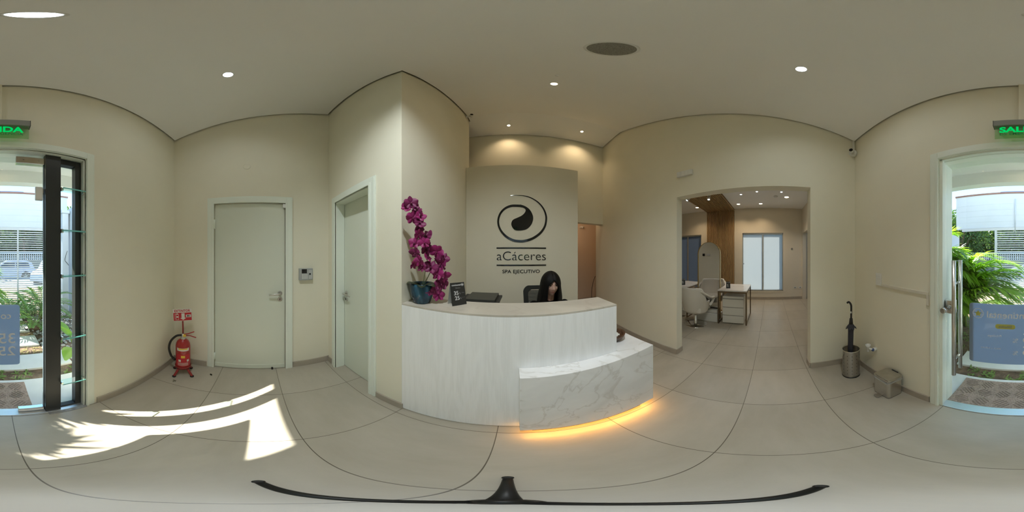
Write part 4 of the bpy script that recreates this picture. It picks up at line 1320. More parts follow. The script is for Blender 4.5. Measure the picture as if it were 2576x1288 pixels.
# clothes
bm = bmesh.new()
limb(bm, [V(0, .06, .52), V(0, .05, .66), V(0, .035, .80), V(0, .03, .92)], [.142, .126, .136, .108], 20)
ell(bm, (0, .03, .90), (.174, .094, .080), 20, 12); ell(bm, (0, .045, .955), (.085, .06, .035), 16, 10)
for s in (-1, 1): limb(bm, arms[s][:4]+[arms[s][3].lerp(arms[s][4], .6)], [.056, .051, .044, .037, .031])
part('sweater', remeshed(bm, .006, 4), 'blackcloth', t, True)
bm = bmesh.new()
ell(bm, (0, .055, .55), (.172, .128, .10), 20, 12)
for s in (-1, 1):
    limb(bm, [V(s*.085, .03, .545), V(s*.10, -.17, .545), V(s*.105, -.36, .53)], [.092, .082, .063]); limb(bm, [V(s*.105, -.36, .53), V(s*.105, -.335, .32), V(s*.105, -.312, .12)], [.063, .06, .045])
part('trousers', remeshed(bm, .008, 3), 'blackcloth', t, True)
for s in (-1, 1):
    b = B(); limb(b, [V(s*.105, -.285, .055), V(s*.108, -.36, .052), V(s*.112, -.455, .042)], [.044, .043, .032]); part('shoe', b, 'rubber', t, True)

# office chair
t = thing('office_chair', 'black mesh-back office chair under the seated person', 'chair', (.365, 1.665, 0), .02)
M['chairblack'] = mat('chair_black', (.012, .013, .009), .55)
b = B(); rr_prism(b, -.24, .24, -.24, .22, .42, .455, .08); part('seat', b, 'blackcloth', t, True)
tilt = .13
frb = frame((0, .205, .56), (1, 0, 0), (0, sin(tilt), cos(tilt)))
outer = [( .225*sx, y) for sx, y in ()]
def back_outline(w0, w1, h, r, inset=0.0, arch=.03):
    pts = []
    n = 8
    for i in range(n+1):
        a = i/n*pi/2; pts.append((w1/2-inset-r+r*cos(a), h-inset-r+r*sin(a)))
    for i in range(n+1):
        a = pi/2+i/n*pi/2; pts.append((-w1/2+inset+r-r*(-cos(a))*1.0 if False else -w1/2+inset+r+r*cos(a), h-inset-r+r*sin(a)))
    for i in range(n+1):
        a = pi+i/n*pi/2; pts.append((-w0/2+inset+r+r*cos(a), inset+r+r*sin(a)))
    for i in range(n+1):
        a = 3*pi/2+i/n*pi/2; pts.append((w0/2-inset-r+r*cos(a), inset+r+r*sin(a)))
    return [(x, y+(arch*(1-(x/(w1/2))**2) if y > h*.6 else 0)-.02*0) for x, y in pts]
o1 = back_outline(.42, .455, .545, .06); o2 = back_outline(.42, .455, .545, .045, .055)
b = B()
for i in range(len(o1)):
    j = (i+1) % len(o1); prism(b, [o1[i], o1[j], o2[j], o2[i]], .03, frb)
part('back_frame', b, 'chairblack', t, True)
b = B()
for k in range(46):
    y = .062+k*.0096
    hw = (.21 + (.0175)*(y/.545)) - .052
    prism(b, [(-hw, y), (hw, y), (hw, y+.0078), (-hw, y+.0078)], .004, frb @ Matrix.Translation((0, 0, .012)))
part('back_mesh', b, mat('chair_mesh', (.03, .034, .028), .7), t, True)
b = B(); tube(b, [V(0, .05, .40), V(0, .26, .42), V(0, .235, .70)], .018, n=10); part('back_support', b, 'chairblack', t, True)
for s in (-1, 1):
    b = B(); tube(b, [V(s*.22, .02, .41), V(s*.29, .02, .43), V(s*.29, .02, .63)], .014, n=10); obox(b, (s*.29, .0, .645), (.06, .24, .03), None, 0, .01); part('armrest', b, 'chairblack', t, True)
b = B(); cyl(b, (0, 0, .10), (0, 0, .42), .025, n=16); part('gas_column', b, 'chrome', t, True)
for k in range(5):
    a = k*2*pi/5+.3; b = B(); tube(b, [V(0, 0, .10), V(.27*cos(a), .27*sin(a), .07)], [.025, .015], n=10); part('base_arm', b, 'chairblack', t, True)
    b = B(); lathe(b, [(.026, -.012), (.026, .012)], (.28*cos(a), .28*sin(a), .027), 16, axis=(-sin(a), cos(a), 0)); part('caster', b, 'rubber', t, True)

# cable hanging at the corner of the corridor
b = B(); tube(b, smooth_path([(1.86, 3.43, .0), (1.86, 3.5, .5), (1.885, 3.48, .80), (1.935, 3.45, .98)], 6), .006, n=8)
solid('cable', b, 'rubber', 'thin black cable curving up at the edge of the corridor doorway', 'cable')

# ================================================================ SALON
SX = 5.38; SZ = 3.10
M['salonwall'] = mat('salon_paint', (.74, .68, .56), .85)
b = B()
# far wall with two windows
W1 = (-.50, .855, .30, 2.24); W2 = (2.34, 3.22, .30, 2.24)
for y0, y1, z0, z1 in ((-2.9, W1[0], 0, SZ+.3), (W1[1], W2[0], 0, SZ+.3), (W2[1], 3.45, 0, SZ+.3), (W1[0], W1[1], 0, W1[2]), (W1[0], W1[1], W1[3], SZ+.3), (W2[0], W2[1], 0, W2[2]), (W2[0], W2[1], W2[3], SZ+.3)):
    box(b, SX, SX+.16, y0, y1, z0, z1)
struct('wall_far', b, 'salonwall')
b = B(); box(b, 2.06, SX, 3.30, 3.45, 0, SZ+.3); struct('wall_salon_left', b, 'salonwall')
b = B(); box(b, 2.6, SX, -1.27, -1.14, 2.24, SZ+.3); box(b, 1.86, 2.6, -1.27, -1.14, 0, SZ+.3); box(b, 5.30, SX, -1.27, -1.14, 0, 2.24)
struct('wall_salon_right', b, 'salonwall')
b = B(); poly_slab(b, [(1.97, -2.9), (SX+.1, -2.9), (SX+.1, 3.4), (2.06, 3.4)], SZ, SZ+.12); struct('ceiling_salon', b, 'ceiling')
b = B(); box(b, 1.96, 6.3, -2.9, -1.06, -.12, 0); struct('floor_corridor', b, 'floor')
base_line('baseboard_salon', [((SX, 3.3), (SX, -1.14)), ((SX, -1.27), (SX, -2.8))][:1])
b = B(); box(b, SX-.013, SX, -1.14, 3.30, 0, BH); struct('baseboard_far', b, 'base')

M['frost'] = translucent('frosted_glass', (.50, .54, .57), (.42, .44, .44), .72, .3)
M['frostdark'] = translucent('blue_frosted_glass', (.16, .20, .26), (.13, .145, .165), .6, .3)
def sliding_window(name, w_, pane, label, mull):
    y0, y1, z0, z1 = w_
    t = thing(name, label, 'window', (SX, (y0+y1)/2, z0)); t['kind'] = 'structure'
    b = B(); e = .022
    for q in ((y0, y1, z1-.05, z1), (y0, y1, z0, z0+.03), (y0, y0+e, z0, z1), (y1-e, y1, z0, z1)): box(b, SX+.03, SX+.09, q[0], q[1], q[2], q[3], bev=.002)
    part('window_frame', b, 'alu', t)
    b = B(); box(b, SX+.035, SX+.075, mull-.02, mull+.02, z0+.03, z1-.05, bev=.002); part('mullion', b, 'alu', t)
    b = B(); box(b, SX+.055, SX+.061, y0+e, mull, z0+.03, z1-.05); part('pane', b, pane, t)
    b = B(); box(b, SX+.048, SX+.054, mull, y1-e, z0+.03, z1-.05); part('pane', b, pane, t)
    b = B(); box(b, SX-.012, SX+.10, y0-.03, y1+.03, z0-.05, z0, bev=.003); part('sill', b, 'salonwall', t)
    b = B(); box(b, SX+.03, SX+.05, y1-.05, y1-.035, 1.19, 1.23, bev=.002); part('latch', b, 'black', t)
sliding_window('window_2', W1, 'frost', 'white frosted sliding window on the far salon wall', .17)
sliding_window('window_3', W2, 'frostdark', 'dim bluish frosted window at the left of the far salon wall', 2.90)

# wooden slats on the wall and across the ceiling
M['slat'] = mat('slat_wood', (.42, .28, .135), .5, var=.18, vscale=6, stretch=(6, 6, .5))
M['slatback'] = mat('slat_backing', (.22, .14, .06), .7)
t = thing('slat_panel', 'vertical wooden slat panel on the far salon wall behind the mirror', 'panel', (SX, 1.62, 0))
YS0, YS1 = 1.125, 2.11
b = B(); box(b, SX-.018, SX-.001, YS0, YS1, 0, SZ-.065); part('backing', b, 'slatback', t)
b = B(); n = 22
for i in range(n):
    y = YS0+(i+.5)*(YS1-YS0)/n; box(b, SX-.045, SX-.018, y-.014, y+.014, 0, SZ-.065)
part('slats', b, 'slat', t)
t = thing('ceiling_slat_panel', 'wooden slat band running across the salon ceiling', 'panel', (4.1, 1.62, SZ))
b = B(); box(b, 2.75, SX-.001, YS0, YS1, SZ-.03, SZ-.001); part('backing', b, 'slatback', t)
b = B()
for i in range(n):
    y = YS0+(i+.5)*(YS1-YS0)/n; box(b, 2.75, SX-.002, y-.014, y+.014, SZ-.062, SZ-.03)
part('slats', b, 'slat', t)
for (x, y), lb, ax in (((3.69, 1.404), 'white track spotlight on the wooden ceiling slats', (-.3, -.1, -1)), ((3.57, 1.893), 'white track spotlight nearest the left end of the ceiling slats', (-.5, .5, -.8))):
    t = thing('spotlight', lb, 'light', (x, y, SZ-.062), 0, 'track spotlights')
    p = V(x, y, SZ-.062); a = Vector(ax).normalized()
    b = B(); cyl(b, p, p-V(0, 0, .035), .045, n=20); part('canopy', b, 'white', t)
    b = B(); cyl(b, p-V(0, 0, .035), p-V(0, 0, .07), .01, n=8); part('stem', b, 'white', t)
    q = p-V(0, 0, .09); b = B(); lathe(b, [(.03, -.04), (.034, -.03), (.036, .07), (.03, .07), (.028, .05)], q, 20, axis=a); part('shade', b, 'white', t)
    b = B(); lathe(b, [(0, .055), (.027, .055)], q, 16, axis=a, cap=False); part('bulb', b, 'lenscool', t)
    lamp('lamp', 'SPOT', q+a*.08, 8, (.92, .97, 1.0), t, .03, 90, .8, tuple(a))
for (x, y), lb in (((4.83, 2.243), 'warm salon ceiling light above the bluish window'), ((4.87, .894), 'warm salon ceiling light just right of the wooden slats'), ((4.90, .221), 'warm salon ceiling light above the white frosted window'), ((4.29, -.491), 'large warm salon ceiling light nearest the right end')):
    downlight(x, y, SZ, (0, 0, -1), lb, False, P_SALON, spot=118, r=.056 if y < 0 else .048, group='warm salon ceiling lights')
for (x, y), lb in (((4.05, .678), 'small cool salon ceiling spot just right of the ceiling slats'), ((3.92, -.323), 'small cool salon ceiling spot near the right end'), ((3.90, .267), 'small cool salon ceiling spot in the middle of the front row')):
    downlight(x, y, SZ, (0, 0, -1), lb, True, P_SALON*.4, .024, group='cool salon ceiling spots')
t = thing('smoke_detector', 'flat round white detector on the salon ceiling', 'detector', (4.23, -.2, SZ))
b = B(); lathe(b, [(.055, 0), (.055, .015), (.045, .028), (0, .03)], (4.23, -.2, SZ), 24, axis=(0, 0, -1), cap=False); part('cover', b, 'ringwhite', t)
for (y, z), lb in (((-.90, .405), 'white wall socket low on the far salon wall, left of two'), ((-1.075, .40), 'white wall socket low on the far salon wall next to the corner')):
    t = thing('wall_socket', lb, 'socket', (SX, y, z), 0, 'sockets on the far wall')
    b = B(); box(b, SX-.012, SX-.001, y-.05, y+.05, z-.035, z+.035, bev=.003); part('plate', b, 'white', t)
    b = B(); box(b, SX-.016, SX-.012, y-.02, y+.02, z-.016, z+.016, bev=.002); part('insert', b, mat('socket_insert', (.25, .25, .24), .5), t)
b = B(); box(b, SX-.02, SX-.001, -.82, -.765, 1.68, 1.735, bev=.004); solid('wall_button', b, mat('button_grey', (.2, .2, .18), .5), 'small grey square button on the far salon wall right of the window', 'button')

# station: mirror on a plinth between two desks
M['gold'] = mat('brushed_gold', (.42, .29, .10), .30, 1)
M['mirror'] = mat('mirror_glass', (.80, .80, .78), .015, 1)
M['bronze'] = mat('bronze_metal', (.17, .125, .075), .42, .6)
M['desktop'] = marble_mat('white_marble_top', (.82, .81, .79), (.79, .78, .76), (.50, .48, .46), .4, .18)
M['lacquer'] = mat('white_lacquer', (.78, .77, .72), .35)
MXX = 3.45; MY0, MY1 = 1.035, 1.575; MC = (MY0+MY1)/2; MR = (MY1-MY0)/2; MTOP = 1.785
t = thing('floor_mirror', 'tall arched floor mirror in a gold frame between the salon desks', 'mirror', (MXX, MC, 0))
arch = [(MY0, .02)]+[(MY1, .02)]+[(MC+MR*cos(a*pi/20), MTOP-MR+MR*sin(a*pi/20)) for a in range(21)]
arch2 = [(MC+(y-MC)*.955, (z-.02)*.992+.03) for y, z in arch]
fm = frame((MXX+.03, 0, 0), (0, 1, 0), (0, 0, 1))
b = B()
for i in range(len(arch)):
    j = (i+1) % len(arch); prism(b, [arch[i], arch[j], arch2[j], arch2[i]], .06, fm @ Matrix.Translation((0, 0, -.06)))
part('frame', b, 'gold', t)
for s, nm in ((-1, 'mirror_glass'), (1, 'mirror_glass')):
    b = B(); prism(b, arch2, .006, fm @ Matrix.Translation((0, 0, -.033+.012*s))); part(nm, b, 'mirror', t)
t = thing('footrest_box', 'low white box on the salon floor under the mirror', 'box', (3.5, 1.33, 0))
b = B(); prism(b, round_rect(3.25, 3.40, 1.04, 1.60, .02), .20, bev=.006); part('lower_box', b, 'lacquer', t)
b = B(); prism(b, round_rect(3.29, 3.40, 1.06, 1.58, .02), .07, Matrix.Translation((0, 0, .202)), bev=.006); part('upper_step', b, 'lacquer', t)

def station_desk(loc, label):
    t = thing('salon_desk', label, 'desk', loc, 0, 'salon station desks')
    b = B(); box(b, 0, .80, 0, .60, .738, .762, bev=.002); part('desk_top', b, 'desktop', t, True)
    b = B()
    for q in ((0, .80, 0, .025), (0, .80, .575, .60), (0, .025, .025, .575), (.775, .80, .025, .575)): box(b, q[0], q[1], q[2], q[3], .708, .738)
    part('top_frame', b, 'bronze', t, True)
    for x in (0, .775):
        for y in (0, .575):
            b = B(); box(b, x, x+.025, y, y+.025, 0, .708); part('leg', b, 'bronze', t, True)
    for y in (0, .575):
        b = B(); box(b, .025, .775, y, y+.025, .0, .02); part('foot_rail', b, 'bronze', t, True)
    return t
station_desk((3.20, .42, 0), 'marble-topped salon desk with bronze legs right of the mirror')
station_desk((3.26, 1.76, 0), 'marble-topped salon desk with bronze legs left of the mirror')
def drawer_unit(loc, label):
    t = thing('drawer_unit', label, 'cabinet', loc, 0, 'white three-drawer units')
    b = B(); box(b, .02, .60, 0, .44, .02, .62, bev=.002); part('carcass', b, 'lacquer', t, True)
    for k in range(3):
        b = B(); box(b, 0, .02, .002, .438, .022+k*.185, .022+k*.185+.168, bev=.003); d = part('drawer', b, 'lacquer', t, True)
        b = B(); box(b, .006, .02, .004, .436, .022+k*.185+.1685, .022+k*.185+.1845); part('grip_groove', b, mat('groove', (.40, .39, .35), .6), d, True)
    for x in (.06, .50):
        b = B(); box(b, x, x+.04, .03, .41, 0, .02); part('foot', b, 'black', t, True)
    return t
drawer_unit((3.24, .49, 0), 'white three-drawer unit under the right salon desk')
drawer_unit((3.30, 1.85, 0), 'white three-drawer unit under the left salon desk')
tent_card((3.45, .86, .762), -1.25, 'black tent card on the right salon desk', .09, .15)
tent_card((3.46, 1.98, .762), -1.0, 'black tent card on the left salon desk', .09, .15)
t = thing('bottle', 'white pump bottle on the left salon desk', 'bottle', (3.44, 2.10, .762))
b = B(); lathe(b, [(0, 0), (.032, 0), (.034, .01), (.034, .12), (.022, .15), (.014, .16), (.014, .175)], (3.44, 2.10, .762), 24, cap=False); part('body', b, 'white', t)
b = B(); lathe(b, [(.016, .17), (.016, .19), (.006, .192), (.006, .21), (0, .21)], (3.44, 2.10, .762), 16); part('pump', b, 'white', t)

def salon_chair(loc, rz, label, shellmat='lacquer_soft'):
    """faces +x"""
    t = thing('salon_chair', label, 'chair', loc, rz, 'white salon chairs')
    b = B(); lathe(b, [(.235, 0), (.235, .008), (.225, .016), (.06, .024), (0, .025)], (0, 0, 0), 48, cap=False); part('base_disc', b, 'chrome', t, True)
    b = B(); lathe(b, [(.038, .024), (.034, .03), (.034, .22), (.028, .225), (.024, .31)], (0, 0, 0), 24); part('column', b, 'chrome', t, True)
    b = B(); tube(b, smooth_path([(0, .03, .27), (0, .14, .26), (.02, .20, .24)], 4), .008, n=8); part('pump_lever', b, 'chrome', t, True)
    # shell
    bm = B(); n, m = 40, 14; g = []
    for i in range(n+1):
        a = radians(-112+224*i/n); aa = abs(math.degrees(a))
        if aa < 52: top = .86
        elif aa < 84: u = (aa-52)/32; top = .86-.30*(u*u*(3-2*u))
        else: top = .56
        row = []
        for j in range(m+1):
            v = j/m; z = .31+(top-.31)*v
            zz = (z-.31)/.55
            rx = .22+.08*min(1, zz*1.6)**.7+.035*zz; ry = .235+.075*min(1, zz*1.6)**.7
            row.append(bm.verts.new((-rx*cos(a), ry*sin(a), z)))
        g.append(row)
    for i in range(n):
        for j in range(m):
            f = bm.faces.new([g[i][j], g[i+1][j], g[i+1][j+1], g[i][j+1]]); f.smooth = True
    c0_ = [g[i][0] for i in range(n+1)]
    f = bm.faces.new(c0_[::-1]); bmesh.ops.triangulate(bm, faces=[f])
    bmesh.ops.recalc_face_normals(bm, faces=bm.faces)
    bmesh.ops.solidify(bm, geom=bm.faces[:], thickness=.035)
    bmesh.ops.recalc_face_normals(bm, faces=bm.faces)
    for f in bm.faces: f.smooth = True
    part('shell', bm, 'vinyl', t, True)
    b = B(); rr_prism(b, -.20, .27, -.22, .22, .345, .47, .06); part('seat', b, 'vinyl', t, True)
    for s in (-1, 1):
        b = B(); tube(b, smooth_path([(-.215, s*.255, .80), (-.10, s*.31, .715), (.06, s*.325, .635), (.20, s*.315, .62), (.225, s*.305, .585), (.16, s*.295, .51), (.09, s*.275, .45)], 6), .026, n=12, flat=.75); part('armrest', b, 'vinyl', t, True)
        b = B(); tube(b, smooth_path([(-.19, s*.27, .765), (-.08, s*.30, .675), (.05, s*.305, .60), (.15, s*.298, .585)], 5), .010, n=8); part('arm_trim', b, 'chrome', t, True)
        b = B(); lathe(b, [(.008, 0), (.008, .004)], (.10, s*.252, .36), 10, axis=(0, s, 0)); part('bolt', b, 'black', t, True)
    return t
M['vinyl'] = mat('white_vinyl', (.74, .70, .62), .45)
ch = salon_chair((3.01, 1.43, 0), -.12, 'white salon chair with round chrome base facing the mirror')
dup(ch, (3.95, 1.38, 0), pi+.12, 'white salon chair standing behind the mirror')
t = thing('reclining_chair', 'beige padded reclining chair in front of the bluish window', 'chair', (4.3, 2.42, 0), .5)
M['beige'] = mat('beige_vinyl', (.62, .48, .36), .5)
b = B(); rr_prism(b, -.28, .28, -.30, .28, .34, .50, .07); part('seat', b, 'beige', t, True)
b = B()
for k in range(5): obox(b, (0, .27+.02*k, .56+.105*k), (.46, .11, .098), None, 0, .03)
part('backrest', b, 'beige', t, True)
b = B(); obox(b, (0, .35, 1.10), (.34, .11, .13), None, 0, .04); part('headrest', b, 'beige', t, True)
for s in (-1, 1):
    b = B(); obox(b, (s*.31, 0, .60), (.08, .48, .07), None, 0, .025); tube(b, [V(s*.31, .1, .57), V(s*.30, .05, .38)], .02, n=8); part('armrest', b, 'beige', t, True)
b = B(); lathe(b, [(.26, 0), (.26, .02), (.05, .05), (.05, .34)], (0, 0, 0), 32); part('pedestal', b, 'chrome', t, True)
# fittings on the near salon wall, seen in the mirror
b = B(); x = xr(2.06)+.135; box(b, x+.001, x+.03, 1.99, 2.06, 1.475, 1.545, bev=.004); solid('socket_box', b, 'black', 'black square socket box visible in the arched mirror', 'socket')
b = B(); box(b, x+.001, x+.014, 1.81, 1.92, 1.475, 1.545, bev=.003); solid('switch_plate', b, 'white', 'white switch plate visible in the arched mirror', 'switch')
lamp('corridor_lamp', 'POINT', (1.6, 4.0, 2.45), P_CORR, (1.0, .66, .40), None, .08)

# ================================================================ OUTSIDE
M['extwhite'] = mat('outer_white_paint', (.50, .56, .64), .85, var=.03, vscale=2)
M['soffit'] = mat('porch_soffit', (.82, .83, .80), .85)
M['concrete'] = mat('pale_concrete', (.66, .67, .68), .8, var=.05, vscale=6, bump=.1, bscale=80)
M['soil'] = mat('soil', (.13, .085, .055), .95, var=.5, vscale=14, bump=.8, bscale=40)
M['gatepaint'] = mat('gate_paint', (.46, .50, .55), .5)
M['brickpave'] = mat('pink_paving', (.19, .125, .08), .85, var=.12, vscale=3, bump=.2, bscale=30)
M['asphalt'] = mat('asphalt', (.15, .155, .17), .9, var=.15, vscale=2)
M['grassgreen'] = mat('grass_green', (.14, .22, .045), .7, var=.35, vscale=12)
M['grassdry'] = mat('grass_dry', (.28, .24, .09), .8, var=.3, vscale=12)
M['palm'] = translucent('palm_leaf', (.13, .25, .03), (.42, .72, .04), .5, .45)
M['cycad'] = translucent('cycad_leaf', (.13, .24, .07), (.25, .45, .08), .35, .4)
M['broadleaf'] = translucent('broad_leaf', (.16, .32, .05), (.35, .62, .06), .45, .4)
M['bark'] = mat('bark', (.16, .10, .06), .9, var=.4, vscale=20, bump=.8, bscale=60)
M['pebble'] = mat('grey_pebble', (.36, .37, .38), .7, var=.25, vscale=9)
M['treeleaf'] = translucent('tree_leaf', (.045, .10, .02), (.12, .24, .03), .3, .6)

# porch
b = B(); box(b, -1.75, 1.85, -1.555, -1.168, -.16, -.02)
box(b, EA, EB, -1.168, -1.06, -.16, -.02)
struct('floor_porch', b, 'concrete')
b = B(); box(b, -2.0, 2.0, -1.80, -1.17, 2.52, 2.64); struct('ceiling_porch', b, 'soffit')
b = B(); box(b, -2.0, 2.0, -1.92, -1.80, 2.352, 2.80); struct('trim_4', b, 'soffit', 'white beam along the edge of the porch roof', 'beam')
t = thing('porch_light', 'warm round downlight glowing in the porch ceiling outside the door', 'light', (.0, -1.56, 2.52))
b = B(); lathe(b, [(.075, 0), (.075, .005), (.055, .008), (.05, .002)], (0, -1.56, 2.52), 28, axis=(0, 0, -1), cap=False); part('ring', b, 'ringwhite', t)
b = B(); lathe(b, [(0, .004), (.05, .004)], (0, -1.56, 2.52), 24, axis=(0, 0, -1), cap=False); part('lens', b, 'lenswarm', t)

# side wall of the porch, right of the door
b = B(); box(b, 1.0, 1.12, -1.86, -1.168, -.16, 2.52); struct('wall_porch', b, 'soffit')
# ground
b = B(); box(b, -1.75, 1.85, -4.2, -1.555, -.3, -.06); struct('ground_garden', b, 'soil')
b = B(); poly_slab(b, [(-14, -8.4), (14, -8.4), (14, -4.2), (-14, -4.2)], lambda y: -.5, lambda y: -.05+.03*(y+4.2)); struct('sidewalk', b, 'brickpave')
b = B(); poly_slab(b, [(-30, -40), (30, -40), (30, -8.4), (-30, -8.4)], lambda y: -1.4, lambda y: -.20+.03*max(y+8.4, -9)); struct('road', b, 'asphalt')

# door mat
t = thing('door_mat', 'brown ribbed door mat on the porch outside the glass door', 'mat', (.165, -1.29, -.02))
M['matbrown'] = mat('mat_brown', (.40, .29, .24), .95, var=.35, vscale=120, bump=.7, bscale=200)
b = B(); box(b, -.225, .555, -1.505, -1.072, -.0195, -.008, bev=.003); part('mat_base', b, 'matbrown', t)
b = B()
fm_ = Matrix.Translation((.165, -1.29, -.008))
for ix in range(5):
    for iy in range(3):
        cx, cy = -.30+ix*.15, -.135+iy*.135
        s = 1 if (ix+iy) % 2 == 0 else -1
        for k in range(5):
            o_ = (k-2)*.024
            R = Matrix.Rotation(s*pi/4, 3, 'Z')
            c_ = V(.165+cx, -1.29+cy, -.0075)+(R @ V(0, o_, 0)); L__ = .105-abs(k-2)*.018
            obox(b, c_, (L__, .010, .006), R)
part('rib_pattern', b, mat('mat_rib', (.27, .195, .16), .95, bump=.6, bscale=200), t)

# stepping slabs
slabs = [((-.85, .78), (-2.145, -1.785), 'wide concrete stepping slab nearest the porch'), ((-.60, .80), (-2.78, -2.42), 'second concrete stepping slab from the porch'), ((-.55, .80), (-3.34, -2.98), 'third concrete stepping slab from the porch'), ((-.5, .80), (-3.92, -3.56), 'farthest concrete stepping slab, close to the gate')]
for (x0, x1), (y0, y1), lb in slabs:
    b = B(); box(b, x0, x1, y0, y1, -.10, -.03, bev=.004); solid('stepping_slab', b, 'concrete', lb, 'slab', 'stepping slabs of the garden path')

# ground cover between the slabs
def tufts(name, areas, mat_, label, h=.07, seed=1, w=.012):
    rd = random.Random(seed); b = B()
    for (x0, x1, y0, y1, n) in areas:
        for _ in range(n):
            p = V(rd.uniform(x0, x1), rd.uniform(y0, y1), -.062)
            for k in range(rd.randint(4, 7)):
                a = rd.uniform(0, 2*pi); leaf_blade(b, p, (cos(a), sin(a), rd.uniform(.5, 1.4)), h*rd.uniform(.6, 1.3), w, rd.uniform(.2, .6), n=3)
    return solid(name, b, mat_, label, 'grass', None, 'stuff')
tufts('groundcover', [(-.4, .6, -1.76, -1.58, 34), (-1.0, -.4, -1.74, -1.6, 5)], 'grassgreen', 'low green ground cover in the soil strip in front of the porch', .075, 2, .016)
tufts('grass', [(-.6, .8, -2.40, -2.17, 150), (-.6, .8, -2.96, -2.80, 90), (-.55, .8, -3.54, -3.36, 70)], 'grassdry', 'short yellowish grass between the stepping slabs', .05, 3, .008)
tufts('lawn', [(.85, 1.7, -4.1, -1.6, 380), (-1.7, 1.8, -4.15, -3.95, 120)], 'grassgreen', 'green grass beside the stepping slabs', .07, 4, .009)

# pebbles
rd = random.Random(11)
b = B()
for _ in range(900):
    x = rd.uniform(-1.72, -.62); y = rd.uniform(-3.9, -2.0)
    if y > -2.16 and x > -.88: continue
    r_ = rd.uniform(.018, .04)
    ell(b, (x, y, -.058+r_*.3), (r_, r_*rd.uniform(.7, 1.1), r_*.6), 7, 5, 0, Matrix.Rotation(rd.uniform(0, 3), 3, 'Z'))
solid('pebbles', b, 'pebble', 'bed of grey pebbles around the garden plants', 'pebbles', None, 'stuff')
M['whitestone'] = mat('white_stone', (.62, .65, .68), .6, var=.08, vscale=20)
st0 = None
for i in range(16):
    x = -.90-rd.uniform(0, .30); y = -1.60-rd.uniform(.0, .42); r_ = rd.uniform(.035, .06)
    if st0 is None:
        b = B(); ell(b, (0, 0, 0), (1, .75, .55), 18, 12)
        st0 = o = solid('river_stone', b, 'whitestone', 'smooth white river stone on the ground outside the sidelight', 'stone', 'white river stones by the sidelight')
    else:
        o = st0.copy(); COL.objects.link(o)
    o.location = (x, y, -.06+r_*.45 if y < -1.555 else -.02+r_*.5); o.scale = (r_,)*3; o.rotation_euler = (0, 0, rd.uniform(0, 6))
# marker light among the pebbles
t = thing('garden_light', 'small warm garden light among the pebbles by the spiky plant', 'light', (-.50, -3.05, -.06))
b = B(); lathe(b, [(.03, 0), (.03, .06), (.035, .065), (.0, .07)], (-.50, -3.05, -.06), 16); part('body', b, 'black', t)
b = B(); lathe(b, [(.0, .071), (.026, .071), (.02, .09), (0, .095)], (-.50, -3.05, -.06), 16, cap=False); part('lens', b, 'lenswarm', t)

# plants
def frond(bm, base, az, el, L, droop, nl, ll, lw, seed=0, leafdroop=.35, rach=.006, twist=.0):
    rd = random.Random(seed)
    d0 = V(cos(az)*cos(el), sin(az)*cos(el), sin(el))
    pts = [base+d0*(L*u)+V(0, 0, -droop*L*u*u) for u in [i/14 for i in range(15)]]
    tube(bm, pts, [rach*(1-.7*i/14) for i in range(15)], 5, 1)
    for k in range(nl):
        u = .22+.78*k/(nl-1); i = min(13, int(u*14)); f = u*14-i
        p = pts[i].lerp(pts[i+1], f); tg = (pts[i+1]-pts[i]).normalized()
        s = tg.cross(V(0, 0, 1)).normalized(); upv = s.cross(tg).normalized()
        sz = (.45+.9*sin(pi*(.12+.8*u)))*.8
        for sg_ in (-1, 1):
            dr = (s*sg_*(1-.45*u)+tg*(.45+.8*u)+upv*(.25+twist)).normalized()
            leaf_blade(bm, p, dr, ll*sz*rd.uniform(.85, 1.1), lw, leafdroop*rd.uniform(.6, 1.5), n=4, up=V(0, 0, 1), fold=.2)
def palm(loc, label, n, L, seed, lo=.5, hi=1.3, droop=.5, stems=4, ll=.42, lw=.032, azs=None, name='areca_palm', bz=(.25, .75)):
    rd = random.Random(seed); t = thing(name, label, 'plant', loc)
    P0 = Vector(loc)
    for k in range(stems):
        a = rd.uniform(0, 6.28); q = P0+V(.08*cos(a), .08*sin(a), 0)
        b = B(); tube(b, [q, q+V(.02*cos(a), .02*sin(a), .3), q+V(.05*cos(a), .05*sin(a), bz[1]*.85)], [.028, .022, .018], n=8); part('stem', b, 'grassgreen', t)
    for k in range(n):
        az = azs[k % len(azs)]+rd.uniform(-.2, .2) if azs else k*2.4+rd.uniform(-.2, .2)
        b = B(); frond(b, P0+V(.03*cos(az), .03*sin(az), rd.uniform(*bz)), az, rd.uniform(lo, hi), L*rd.uniform(.75, 1.15), droop*rd.uniform(.7, 1.3), 20, ll, lw, seed*31+k)
        part('frond', b, ['palm', 'grassgreen'], t)
    return t
palm((1.10, -2.35, -.06), 'tall feathery palm with bright green fronds right of the glass door', 30, 1.25, 5, .62, 1.35, .46, 6, .42, .036, [3.0, 3.4, 3.8, 3.2, 4.5, 4.9, 3.15, 4.1], bz=(.5, 1.05))
palm((1.15, -3.2, -.06), 'smaller feathery palm behind the tall palm by the gate opening', 10, .9, 8, .6, 1.3, .5, 3, .34, .03, [3.0, 3.6, 2.4, 4.2, 1.8])
palm((1.34, -2.18, -.06), 'dense feathery palm clump half hidden behind the right door frame', 34, .62, 12, .0, 1.2, .5, 6, .36, .036, [3.15, 3.45, 3.8, 4.2, 4.6, 3.3], bz=(.8, 1.6))
